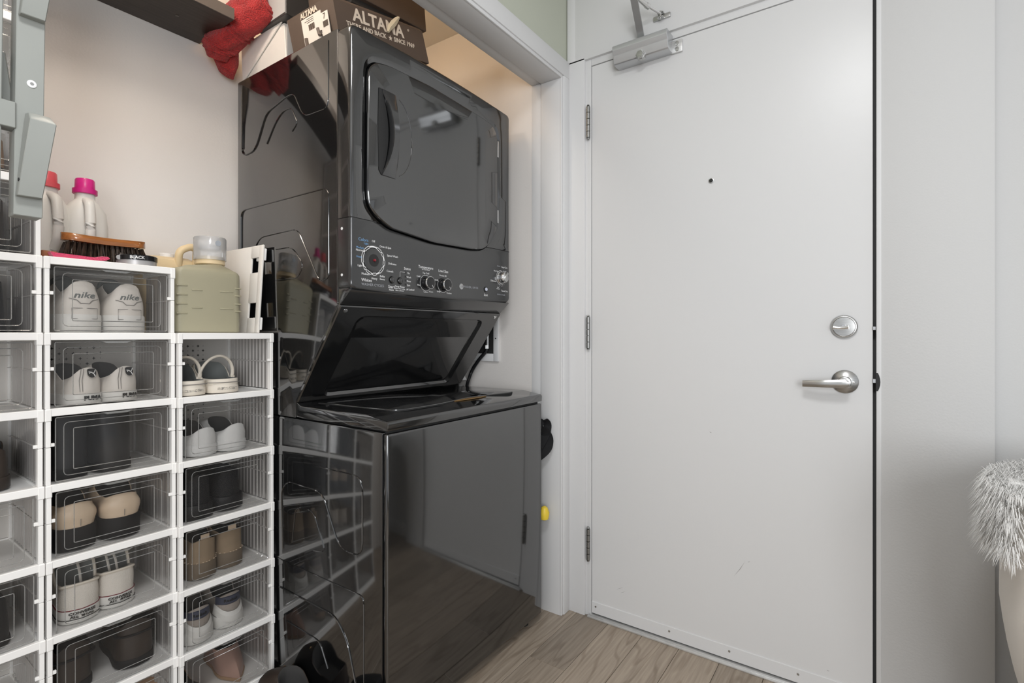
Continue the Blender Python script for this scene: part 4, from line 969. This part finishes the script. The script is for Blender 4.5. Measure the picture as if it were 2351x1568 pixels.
# grey running shoes
for x, side, r, dy in ((0.6990, 'left', 0.03, 0.0), (0.7930, 'right', -0.02, 0.014)):
    o = shoe('running_shoe', f'{side} taupe running shoe with navy collar and white heel', (x, 1.588 + dy, fl(1)), r, 0.27, 0.0385, 0.034, 0.096, 0.078, 0.128, (0.03, 0.46), 0.80, ('s_grey', 's_rubber', 's_dark'), 'grey and navy running shoes', dome=0.03, solew=1.16)
    b = NB(); pr_ = []
    for z, f, yo in ((0.066, 1.0, 0.0025), (0.070, 1.03, 0.0), (0.088, 1.0, 0.0015), (0.090, 0.97, 0.004)): pr_.append([(0.0345 * f * math.cos(a), 0.033 + yo + 0.033 * f * math.sin(a), z) for a in [PI + PI * i / 14 for i in range(15)]])
    for A, Bq in zip(pr_, pr_[1:]):
        va = [b.verts.new(p) for p in A]; vb = [b.verts.new(p) for p in Bq]
        for i in range(14): b.faces.new((va[i], va[i + 1], vb[i + 1], vb[i]))
    obj('collar_band', b, M['s_navy'], o, 35, False)
    heel_text(o, 'Reebok', 0.079, 0.0125, 'blacktext', y=-0.0012, x=-0.004, curve=13, bold=0.0002)
    b = NB(); pr_ = []
    for z, f, yo in ((0.018, 1.22, 0.0), (0.034, 1.14, -0.002), (0.046, 1.06, 0.0005)): pr_.append([(0.0345 * f * math.cos(a), 0.038 + yo + 0.041 * f * math.sin(a), z + 0.022 * abs(math.cos(a)) ** 3) for a in [PI + PI * i / 14 for i in range(15)]])
    for A, Bq in zip(pr_, pr_[1:]):
        va = [b.verts.new(p) for p in A]; vb = [b.verts.new(p) for p in Bq]
        for i in range(14): b.faces.new((va[i], va[i + 1], vb[i + 1], vb[i]))
    obj('heel_counter', b, M['s_rubber'], o, 35, False)
# pointed pump and mule
shoe('pump', 'pointed nude satin pump, its toe to the front of the bottom box', (0.832, 1.815, fl(0) + 0.001), PI - 0.10, 0.225, 0.036, 0.010, 0.095, 0.075, 0.070, (0.02, 0.62), 0.9, ('s_nude', 's_mule', 's_dark'), None, pointed=True)
shoe('mule', 'tan slip-on mule lying beside the pointed pump', (0.700, 1.60, fl(0) + 0.001), 0.35, 0.24, 0.034, 0.018, 0.035, 0.033, 0.075, (0.03, 0.55), 0.9, ('s_mule', 's_tansole', 's_dark'), None)
# left stack: what the gaps show
shoe('boot', 'black boot behind the clear door level with the white trainers', (0.262, 1.625, fl(6)), 0.1, 0.25, 0.043, 0.022, 0.130, 0.120, 0.14, (0.03, 0.44), 0.8, ('s_blackl', 's_black', 's_black'), None, cat='boot')
shoe('brown_shoe', 'dark brown shoe in the doorless box', (0.263, 1.605, fl(4)), 0.0, 0.26, 0.042, 0.028, 0.10, 0.085, 0.11, (0.03, 0.44), 0.8, ('s_brown', 's_brown', 's_dark'), None)
shoe('slim_shoe', 'slim black shoe two boxes under the dark brown shoe', (0.268, 1.608, fl(2)), 0.0, 0.26, 0.038, 0.014, 0.120, 0.09, 0.10, (0.03, 0.5), 0.8, ('s_blackl', 's_black', 's_black'), None)
shoe('brown_boot', 'brown boot in the box behind the foot of the peg rack', (0.262, 1.625, fl(7)), 0.1, 0.25, 0.043, 0.022, 0.14, 0.13, 0.14, (0.03, 0.44), 0.85, ('s_brown', 's_black', 's_dark'), None, cat='boot')
shoe('tan_shoe', 'tan shoe in the box at the cross rail of the peg rack', (0.262, 1.625, fl(8)), 0.1, 0.25, 0.043, 0.022, 0.10, 0.09, 0.11, (0.03, 0.44), 0.85, ('s_mule', 's_black', 's_dark'), None)
# on the floor in front of the right stack
o = shoe('loafer', 'dark brown loafer with a brass bar on the floor before the shoe boxes', (0.855, 1.283, 0.0005), 0.0, 0.262, 0.044, 0.022, 0.080, 0.066, 0.110, (0.02, 0.54), 0.82, ('s_brown', 's_black', 's_dark'), None)
b = NB(); tube(b, [(0.012, 0.165, 0.098), (0.036, 0.150, 0.078)], 0.004, 8); obj('brass_bar', b, mat('brass', (0.75, 0.5, 0.25), 0.25, 1.0), o, 35, False)
o = shoe('rubber_clog', 'black foam clog with a pale rivet, close to the washer side', (0.845, 0.99, 0.0005), 0.0, 0.27, 0.046, 0.03, 0.055, 0.06, 0.105, (0.02, 0.5), 0.9, ('s_black', 's_black', 's_black'), None, cat='clog')
b = NB(); lathe(b, [(0.001, 0), (0.006, 0.001), (0.006, 0.004), (0.003, 0.005)], (-0.046, 0.12, 0.062), '-x', 14); obj('rivet', b, M['s_rubber'], o, 35, False)

# ---------------------------------------------------------------- things on the middle stack
ZT2 = BASE + 7 * P_
def bottle(x, y, z, capm, label, rot):
    t = thing('detergent_bottle', label, 'bottle', (x, y, z), 'milky detergent bottles')
    b = NB(); rings = []
    for zz, rx, ry, ox in ((0, .036, .044, 0), (.004, .041, .050, 0), (.05, .044, .052, 0), (.11, .044, .051, 0), (.15, .040, .047, 0), (.174, .030, .032, .004), (.184, .022, .022, .006), (.200, .021, .021, .006)):
        rings.append([(ox + rx * math.copysign(abs(math.cos(a)) ** .75, math.cos(a)), ry * math.copysign(abs(math.sin(a)) ** .75, math.sin(a)), zz) for a in [2 * PI * i / 32 for i in range(32)]])
    loft(b, rings); obj('bottle_body', b, M['hdpe'], t, 40, False)
    b = NB(); tube(b, smooth_poly([(0.020, 0, 0.182), (0.052, 0, 0.170), (0.062, 0, 0.11), (0.056, 0, 0.06), (0.040, 0, 0.04)], 0.03, 5, False), 0.012, 12, flat=0.8); obj('bottle_handle', b, M['hdpe'], t, 40, False)
    b = NB(); lathe(b, [(0.026, 0), (0.0275, 0.001), (0.0275, 0.013), (0.0225, 0.0135), (0.0215, 0.038), (0.0195, 0.041), (0.001, 0.0415)], (0.006, 0, 0.200), 'z', 32); obj('cap', b, capm, t, 40, False)
    t.rotation_euler = (0, 0, rot)
    return t
bottle(0.398, 1.775, ZT2, M['coral'], 'milky detergent bottle with a coral cap, behind the shoe brush', -1.35)
bottle(0.480, 1.775, ZT2, M['pink'], 'milky detergent bottle with a magenta cap, behind the shoe brush', -1.62)
t = thing('shoe_brush', 'wooden horsehair shoe brush standing on its bristles', 'brush', (0.495, 1.672, ZT2 + 0.004))
bx0, bx1, zb = 0.405, 0.586, ZT2 + 0.052
b = NB(); rings = []
for i in range(15):
    u = i / 14; x = lerp(bx0, bx1, u); w_ = 0.024 * (1 - abs(2 * u - 1) ** 6) ** 0.5 + 0.004 if 0 < i < 14 else 0.006
    sgz = 0.004 * (2 * u - 1) ** 2
    rings.append([(x, 1.672 - w_, zb + sgz), (x, 1.672 - w_, zb + 0.010 + sgz), (x, 1.672 - w_ * 0.7, zb + 0.019 + sgz), (x, 1.672 + w_ * 0.7, zb + 0.019 + sgz), (x, 1.672 + w_, zb + 0.010 + sgz), (x, 1.672 + w_, zb + sgz)])
loft(b, rings); obj('brush_back', b, M['brushwood'], t, 40)
b = NB()
for i in range(15):
    for j in range(4):
        x = lerp(bx0 + 0.012, bx1 - 0.012, i / 14); yy = 1.672 - 0.016 + j * 0.0105
        for q in range(7):
            ox, oy = rnd.uniform(-.005, .005), rnd.uniform(-.004, .004); fl_ = 1 + (i / 14 - .5) * 0.10
            p0 = Vector((x + ox * .4, yy + oy * .4, zb + 0.001)); p1 = Vector((x + ox * 1.5 + (x - 0.495) * .12, yy + oy * 1.6 + (yy - 1.672) * .25, ZT2 + 0.005 + rnd.random() * .003))
            tube(b, [p0, p1], 0.001, 3, rs=[0.0015, 0.0012])
br_ = obj('bristles', b, M['bristle'], t, 40); br_['kind'] = 'stuff'
t = thing('polish_tin', 'black-lidded shoe polish tin at the front of the middle stack', 'tin', (0.550, 1.608, ZT2))
b = NB(); lathe(b, [(0.043, 0), (0.0445, 0.001), (0.0445, 0.014), (0.043, 0.015)], (0.550, 1.620, ZT2), 'z', 40); obj('tin_base', b, M['tin'], t, 40)
b = NB(); lathe(b, [(0.0465, 0.013), (0.0465, 0.025), (0.0445, 0.027), (0.001, 0.027)], (0.550, 1.620, ZT2), 'z', 40); lidp_ = obj('tin_lid', b, M['black'], t, 40)
b = NB(); text_bm(b, 'BLACK', (0, 0, 0), 0.0105, bold=0.0002)
for v in b.verts:
    a = v.co.x / 0.0468 - 0.30; v.co = Vector((0.550 + 0.0469 * math.sin(a), 1.620 - 0.0469 * math.cos(a) + v.co.y, ZT2 + 0.0192 + v.co.z))
obj('lid_lettering', b, M['print'], lidp_, 40)
b = NB(); lathe(b, [(0.006, 0), (0.006, 0.004)], (0.505, 1.606, ZT2 + 0.018), '-y', 12); obj('turn_key', b, M['tin'], t, 40)
# folded pink cloth
b = NB(); rings = []
prof = [(-0.004, 0.0), (0.060, 0.0), (0.085, 0.001), (0.098, 0.003), (0.106, 0.008), (0.102, 0.0125), (0.090, 0.0125), (0.075, 0.0085), (0.04, 0.0085), (0.0, 0.0105), (-0.010, 0.012), (-0.006, 0.004)]
for i in range(8):
    yy = 1.582 + i * 0.009; rings.append([(0.374 + px + 0.002 * math.sin(i * 1.7), yy, ZT2 + 0.0008 + pz * (1 + 0.1 * math.sin(i * 2.1 + px * 60))) for px, pz in prof])
loft(b, rings); tag(obj('pink_cloth', b, M['pinkcloth']), 'folded pink polishing cloth on the middle stack, left of the polish tin', 'cloth')
b = NB(); prism(b, [(p.x, p.y) for p in smooth_poly([(0.352, 1.60, 0), (0.385, 1.605, 0), (0.388, 1.69, 0), (0.352, 1.69, 0)], 0.008, 4)], 'z', ZT2 + 0.0005, ZT2 + 0.017, 0.003)
tag(obj('leather_case', b, M['leather']), 'small tan leather case at the corner behind the pink cloth', 'case')

# ---------------------------------------------------------------- things on the right stack
ZT3 = BASE + 6 * P_
t = thing('detergent_jug', 'large cream ribbed detergent jug with a clear cup on top', 'jug', (0.728, 1.66, ZT3))
b = NB(); rings = []
def jr(z, hx, hy, ox=0, oz=0.0):
    pts = []
    for px, py in rrect(-hx, hx, -hy, hy, min(0.022, hy * .6), 5): pts.append((0.728 + ox + px, 1.665 + py, ZT3 + z + oz * (1 - (px / max(hx, .01)) ** 2)))
    return pts
loft(b, [jr(0, .088, .058), jr(.004, .094, .064), jr(.05, .0945, .0645), jr(.10, .0945, .0645), jr(.160, .0945, .0645, 0, .002), jr(.174, .0940, .064, 0, .010), jr(.180, .0915, .061, 0, .017), jr(.184, .083, .053, 0, .022), jr(.187, .03, .03, 0.035, .024)])
jb = obj('jug_body', b, M['jug'], t, 40)
b = NB()
def jrib(x0, x1, z):
    b = NB(); box(b, x0, x1, 1.5985, 1.603, ZT3 + z - 0.0022, ZT3 + z + 0.0022, 0.0015, 2); obj('jug_rib', b, M['jug'], jb, 40)
for z in (0.135, 0.109, 0.083, 0.056): jrib(0.638, 0.667, z)
for z in (0.136, 0.113, 0.088, 0.066): jrib(0.7985, 0.8185, z)
for z in (0.124, 0.073): jrib(0.6775, 0.707, z); jrib(0.755, 0.795, z)
b = NB(); lathe(b, [(0.039, 0), (0.041, 0.002), (0.041, 0.020), (0.038, 0.024), (0.001, 0.024)], (0.7625, 1.678, ZT3 + 0.2085), 'z', 36); obj('jug_cap', b, M['jugb'], t, 40)
b = NB(); lathe(b, [(0.0445, 0), (0.0445, 0.066), (0.042, 0.070), (0.001, 0.070)], (0.7625, 1.678, ZT3 + 0.2225), 'z', 36)
lathe(b, [(0.022, 0.03), (0.030, 0.034), (0.030, 0.045), (0.001, 0.046)], (0.7625, 1.678, ZT3 + 0.2225), 'z', 30); obj('measuring_cup', b, M['cupclear'], t, 40)
b = NB(); lathe(b, [(0.0085, 0.0), (0.0085, 0.001)], (0.766, 1.678 - 0.0445, ZT3 + 0.272), '-y', 20); obj('cup_emblem', b, mat('pale_blue_print', (0.35, 0.38, 0.42), 0.5), t, 40)
# second jug behind, with loop handle
t = thing('beige_jug', 'beige flat jug with a loop handle behind the cream jug', 'jug', (0.70, 1.79, ZT3))
b = NB(); rings = []
for z, hx, hy in ((0, .070, .045), (.004, .077, .052), (.12, .078, .053), (.19, .077, .052), (.222, .071, .046), (.232, .055, .032)):
    rings.append([(0.690 + px, 1.795 + py, ZT3 + z) for px, py in rrect(-hx, hx, -hy, hy, 0.02, 4)])
loft(b, rings); obj('jug_body', b, M['jugb'], t, 40)
b = NB(); tube(b, smooth_poly([(0.705, 1.755, ZT3 + 0.205), (0.702, 1.742, ZT3 + 0.252), (0.735, 1.742, ZT3 + 0.268), (0.752, 1.742, ZT3 + 0.262), (0.752, 1.750, ZT3 + 0.20)], 0.02, 5, False), 0.011, 10); obj('loop_handle', b, M['jugb'], t, 40)
b = NB(); lathe(b, [(0.018, 0), (0.0195, 0.001), (0.0195, 0.012), (0.017, 0.014), (0.001, 0.014)], (0.690, 1.80, ZT3 + 0.232), 'z', 28); obj('screw_cap', b, M['print'], t, 40)
# leaning slotted board
t = thing('slotted_board', 'white slotted plastic board leaning against the dryer side', 'board', (0.865, 1.68, ZT3))
mtx = Matrix.Translation((0.8745, 1.596, ZT3 + 0.0005)) @ Matrix.Rotation(math.radians(3.6), 4, 'Y')
b = NB()
YL, ZL, TH = 0.252, 0.282, 0.007
holes = [(0.036, 0.194, 0.058, 0.242), (0.050, 0.048, 0.072, 0.096)]
outp = smooth_poly([(0, 0, 0), (YL, 0, 0), (YL, ZL, 0), (0, ZL, 0)], 0.012, 4)
tt = NB()
# strips around two slots
ys = [0, 0.046, 0.068, YL]
box(tt, -TH, 0, 0, 0.022, 0, ZL, 0.002, 2); box(tt, -TH, 0, 0.066, YL, 0, ZL, 0.002, 2)
for z0, z1 in ((0, 0.048), (0.096, 0.194), (0.242, ZL)): box(tt, -TH, 0, 0.018, 0.070, z0, z1, 0.002, 2)
bmesh.ops.transform(tt, matrix=mtx, verts=tt.verts); merge(b, tt); obj('panel', b, M['board'], t, 40)
b = NB(); tt = NB()
for z0 in (0.010, 0.232): box(tt, 0.0, 0.009, 0.002, 0.05, z0, z0 + 0.040, 0.003, 2)
bmesh.ops.transform(tt, matrix=mtx, verts=tt.verts); merge(b, tt); obj('hinge_lug', b, M['white'], t, 40)

# ---------------------------------------------------------------- boxes and towel on top of the dryer
ZD = 1.957
t = thing('white_carton', 'white shoe carton with a diagonal flap, at the back of the dryer top', 'carton', (0.99, 1.66, ZD))
b = NB(); prism(b, [(1.532, ZD + 0.0005), (1.785, ZD + 0.0005), (1.80, ZD + 0.128), (1.545, ZD + 0.128)], 'x', 0.926, 1.14, 0.0015, 1); obj('carton_body', b, M['carton'], t)
b = NB(); vs = [(0.9255, 1.790, ZD + 0.004), (0.9215, 1.800, ZD + 0.130), (0.9190, 1.548, ZD + 0.131)]
prism(b, [(p[1], p[2]) for p in vs], 'x', 0.9205, 0.9245, 0.0006, 1); obj('end_flap', b, M['carton'], t)
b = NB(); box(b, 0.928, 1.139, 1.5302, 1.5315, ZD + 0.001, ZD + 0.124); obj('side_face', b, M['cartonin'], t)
t = thing('dark_carton', 'glossy black carton resting on the white carton', 'carton', (0.97, 1.6, ZD + 0.129))
b = NB(); mt = Matrix.Translation((0.905, 1.50, ZD + 0.1295)) @ Matrix.Rotation(-0.02, 4, 'Z'); box(b, 0, 0.26, 0, 0.17, 0, 0.13, 0.0015, 1, mt); obj('carton_body', b, M['bkcarton'], t)
b = NB(); box(b, -0.0015, 0.0, 0.003, 0.168, 0.006, 0.129, 0, 1, mt); obj('end_panel', b, M['cartonin'], t)
# boot cartons
t = thing('boot_carton', 'brown boot carton with pale lettering, lowest at the front of the dryer top', 'carton', (0.928, 1.38, ZD + 0.001)); low_carton = t
b = NB(); loft(b, [[(0.935, 1.275, ZD), (1.31, 1.275, ZD), (1.31, 1.50, ZD), (0.935, 1.50, ZD)], [(0.928, 1.270, ZD + 0.097), (1.290, 1.2694, ZD + 0.097), (1.29, 1.495, ZD + 0.097), (0.928, 1.495, ZD + 0.097)], [(0.926, 1.278, ZD + 0.107), (1.284, 1.278, ZD + 0.107), (1.284, 1.495, ZD + 0.107), (0.926, 1.495, ZD + 0.107)]]); obj('carton_body', b, M['brown'], t, 20)
b = NB()
fm_ = lambda x, z: Matrix.Translation((x, 1.275 - 0.05 * z - 0.0012, ZD + z)) @ Matrix.Rotation(math.radians(2.8), 4, 'X') @ FONTROT['-y']
text_bm(b, 'ALTAMA', None, 0.050, mtx=fm_(1.096, 0.070), bold=0.0013, sx=1.06)
text_bm(b, 'THERE AND BACK', None, 0.0185, mtx=fm_(1.043, 0.0395), bold=0.0004); text_bm(b, 'SINCE 1969', None, 0.0185, mtx=fm_(1.198, 0.0395), bold=0.0004)
star(b, (1.137, 1.2716, ZD + 0.0395), 0.0085, '-y'); text_bm(b, '\u00ae', None, 0.011, mtx=fm_(1.222, 0.083))
obj('front_lettering', b, M['cream_print'], t)
b = NB(); box(b, 0.9255, 0.9275, 1.299, 1.330, ZD + 0.012, ZD + 0.074); box(b, 0.9255, 0.928, 1.330, 1.425, ZD + 0.004, ZD + 0.084)
merge_l = obj('paper_label', b, M['label'], t)
b = NB()
text_bm(b, 'ALTAMA', None, 0.0215, mtx=Matrix.Translation((0.9262, 1.385, ZD + 0.094)) @ FONTROT['-x'], bold=0.0006); obj('end_lettering', b, M['cream_print'], t)
b = NB()
for i in range(9): box(b, 0.9245, 0.9256, 1.365 + i * 0.0032, 1.3665 + i * 0.0032 + (i % 3) * .0004, ZD + 0.046, ZD + 0.062)
for i in range(9): box(b, 0.9245, 0.9254, 1.303 + i * 0.0026, 1.3043 + i * 0.0026, ZD + 0.034, ZD + 0.050)
for z in (0.078, 0.073, 0.068): box(b, 0.9248, 0.9257, 1.365, 1.415 - (z * 100 % 1) * .02, ZD + z, ZD + z + 0.001)
text_bm(b, '7', None, 0.022, mtx=Matrix.Translation((0.925, 1.316, ZD + 0.062)) @ FONTROT['-x'])
tube(b, [(0.925, 1.352, ZD + 0.04), (0.925, 1.348, ZD + 0.022), (0.925, 1.335, ZD + 0.016), (0.925, 1.34, ZD + 0.028)], 0.006, 6); tube(b, [(0.925, 1.412, ZD + 0.006), (0.925, 1.412, ZD + 0.03)], 0.007, 6)
obj('label_print', b, M['brown'], merge_l)['kind'] = 'stuff'; low_carton.rotation_euler = (0, math.radians(-11.5), 0)
t = thing('upper_boot_carton', 'second brown boot carton, tilted on the lettered one', 'carton', (1.1, 1.4, ZD + 0.12))
mt = Matrix.Translation((0.955, 1.300, ZD + 0.121)) @ Matrix.Rotation(math.radians(-3.2), 4, 'Y')
mt = Matrix.Translation((0.985, 1.298, ZD + 0.166)) @ Matrix.Rotation(math.radians(-5.9), 4, 'Y')
b = NB(); box(b, 0, 0.330, 0, 0.20, 0, 0.115, 0.0015, 1, mt); obj('carton_body', b, M['brown'], t)
b = NB(); text_bm(b, 'SINCE 1969', None, 0.0185, mtx=mt @ Matrix.Translation((0.262, -0.0008, 0.094)) @ FONTROT['-y'], bold=0.0004); text_bm(b, 'THERE AND BACK', None, 0.0185, mtx=mt @ Matrix.Translation((0.107, -0.0008, 0.094)) @ FONTROT['-y'], bold=0.0004); obj('front_lettering', b, M['cream_print'], t)
b = NB(); box(b, 0.02, 0.30, 0.015, 0.19, -0.018, 0.0, 0.001, 1, mt); obj('carton_tray', b, M['bkcarton'], t)
b = NB(); rings = []
for i, (x, z, w_) in enumerate(((1.106, 0.088, .004), (1.112, 0.104, .008), (1.126, 0.124, .010), (1.138, 0.142, .007), (1.144, 0.150, .004))):
    rings.append([(x - w_, 1.262 - 0.002 * i, ZD + z + w_ * .4), (x, 1.258 - 0.002 * i, ZD + z), (x + w_, 1.262 - 0.002 * i, ZD + z - w_ * .4), (x, 1.266 - .002 * i, ZD + z)])
loft(b, rings); tag(obj('packing_paper', b, M['straw']), 'twist of straw-coloured packing paper sticking out between the boot cartons', 'paper')
# rolled red towel, drooping over the back left edge
t = thing('red_towel', 'rolled red terry towel tucked between the shelf and the cartons', 'towel', (0.86, 1.66, ZD + 0.06))
pathp = smooth_poly([(0.902, 1.598, 2.156), (0.864, 1.70, 2.108), (0.838, 1.780, 2.052), (0.846, 1.805, 2.015)], 0.05, 5, False)
b = NB(); n = 40; rings = []
for i, p in enumerate(pathp):
    u = i / (len(pathp) - 1); d = (pathp[min(i + 1, len(pathp) - 1)] - pathp[max(i - 1, 0)]).normalized()
    a1 = d.cross(Vector((0, 0, 1))).normalized(); a2 = a1.cross(d).normalized(); R_ = lerp(0.056, 0.046, u) * (1 if u < 0.85 else 1 - (u - .85) * 2.2)
    ring_ = []
    for k in range(n):
        a = 2 * PI * k / n; q = R_ * (1 + 0.08 * math.sin(3 * a + 5 * u) + 0.05 * math.sin(7 * a + 14 * u) + (0.10 if k < 2 else 0))
        ring_.append(p + a1 * math.cos(a) * q + a2 * math.sin(a) * q)
    rings.append(ring_)
hem_rings = [rings[int(len(rings) * f)] for f in (0.30, 0.36, 0.66, 0.90)]
loft(b, rings); obj('roll', b, M['red'], t, 60)
for hr in hem_rings:
    b = NB(); tube(b, hr, 0.0042, 6, True); obj('hem', b, M['red'], t, 60)
b = NB(); p = pathp[0]; d = (pathp[1] - pathp[0]).normalized(); a1 = d.cross(Vector((0, 0, 1))).normalized(); a2 = a1.cross(d).normalized()
sp = []
for i in range(60):
    a = i / 60 * 2 * PI * 2.3; q = 0.018 + 0.038 * i / 60; sp.append(p - d * 0.002 + a1 * math.cos(a) * q + a2 * math.sin(a) * q)
tube(b, sp, 0.006, 8); obj('spiral_edge', b, M['red'], t, 60)
b = NB(); rings = []
for i in range(9):
    u = i / 8; z = 2.055 - 0.075 * u; rr_ = lerp(0.050, 0.026, u)
    rings.append([(0.862 + 0.014 * u + rr_ * math.cos(a) * (1 + 0.08 * math.sin(4 * a + 6 * u)), 1.800 + 0.012 * u + rr_ * 0.8 * math.sin(a), z - 0.010 * math.cos(a)) for a in [2 * PI * k / 24 for k in range(24)]])
loft(b, rings); obj('loose_fold', b, M['red'], t, 60)

# ---------------------------------------------------------------- tub chair with fur throw
CC = Vector((1.38, -0.557, 0))
t = thing('tub_chair', 'taupe tub chair with a rounded arm beside the white door panel', 'chair', (CC.x, CC.y, 0))
def Rz(z): return interp(z, [(0.10, 0.20), (0.18, 0.25), (0.30, 0.302), (0.415, 0.336), (0.50, 0.352), (0.575, 0.36), (0.68, 0.358), (0.80, 0.350)])
b = NB(); rings = []
angs = [math.radians(-112 + 224 * i / 40) for i in range(41)]
zsC = [0.12 + 0.63 * i / 14 for i in range(15)]
def tth(a): e = (abs(a) - math.radians(100)) / math.radians(12); return 0.058
for a in angs:
    ring_ = []
    f = 1.0 if abs(a) < math.radians(104) else (0.88 if abs(a) < math.radians(110) else 0.45)
    for z in zsC: ring_.append((CC.x + (Rz(z) - 0.029 + 0.029 * f) * math.cos(a), CC.y + (Rz(z) - 0.029 + 0.029 * f) * math.sin(a), z))
    ring_.append((CC.x + (Rz(.75) - 0.029) * math.cos(a), CC.y + (Rz(.75) - 0.029) * math.sin(a), 0.75 + 0.02 * f))
    for z in zsC[::-1]: ring_.append((CC.x + (Rz(z) - 0.029 - 0.029 * f) * math.cos(a), CC.y + (Rz(z) - 0.029 - 0.029 * f) * math.sin(a), z))
    rings.append(ring_)
loft(b, rings); obj('shell', b, M['chair'], t, 60)
b = NB(); lathe(b, [(0.20, 0.10), (0.24, 0.13), (0.29, 0.30), (0.30, 0.40), (0.28, 0.44), (0.2, 0.455), (0.001, 0.46)], (CC.x, CC.y, 0), 'z', 40); obj('seat', b, M['chair'], t, 60)
b = NB(); lathe(b, [(0.17, 0.0), (0.175, 0.005), (0.19, 0.10), (0.16, 0.11)], (CC.x, CC.y, 0), 'z', 32); obj('plinth', b, M['s_brown'], t, 60)
t = thing('fur_throw', 'white long-haired faux fur throw draped over the tub chair', 'throw', (CC.x, CC.y, 0.76))
b = NB(); rings = []
fa = [math.radians(-60 + 152 * i / 30) for i in range(31)]
for a in fa:
    ring_ = []
    for r_, z in ((0.364, 0.700), (0.370, 0.73), (0.368, 0.775), (0.345, 0.800), (0.300, 0.790), (0.275, 0.74), (0.270, 0.66), (0.285, 0.66), (0.295, 0.74), (0.32, 0.772), (0.355, 0.770), (0.362, 0.72), (0.3615, 0.700)):
        ring_.append((CC.x + r_ * math.cos(a), CC.y + r_ * math.sin(a), z + 0.008 * math.sin(a * 9)))
    rings.append(ring_)
loft(b, rings); obj('backing', b, M['fur'], t, 60)
b = NB()
for i in range(17000):
    a = rnd.uniform(math.radians(-25), math.radians(108)); s = rnd.random()
    if s < 0.42: r_, z, nr, nz = lerp(0.366, 0.374, rnd.random()), rnd.uniform(0.675, 0.785), 0.3, 0.15
    elif s < 0.8: r_, z, nr, nz = rnd.uniform(0.29, 0.37), 0.792, 0.5, 0.45
    else: r_, z, nr, nz = 0.275, rnd.uniform(0.66, 0.79), -0.9, 0.2
    p0 = Vector((CC.x + r_ * math.cos(a), CC.y + r_ * math.sin(a), z)); rd = Vector((math.cos(a), math.sin(a), 0)); tg = Vector((-math.sin(a), math.cos(a), 0))
    d0 = (rd * nr + Vector((0, 0, nz)) + tg * rnd.uniform(-.2, .7) + Vector((rnd.gauss(0, .15), rnd.gauss(0, .15), 0))).normalized(); ln = rnd.uniform(0.028, 0.052)
    p1 = p0 + d0 * ln * 0.5; p2 = p1 + (d0 * 0.5 + Vector((0, 0, -0.75)) + tg * 0.3).normalized() * ln * 0.6
    sd = d0.cross(Vector((0, 0, 1))); sd = (sd.normalized() if sd.length > .05 else tg) * 0.0007
    v = [b.verts.new(q) for q in (p0 - sd, p0 + sd, p1 + sd, p1 - sd, p2)]
    b.faces.new((v[0], v[1], v[2], v[3])); b.faces.new((v[3], v[2], v[4]))
f_ = obj('fur', b, M['fur'], t, 180); f_['kind'] = 'stuff'
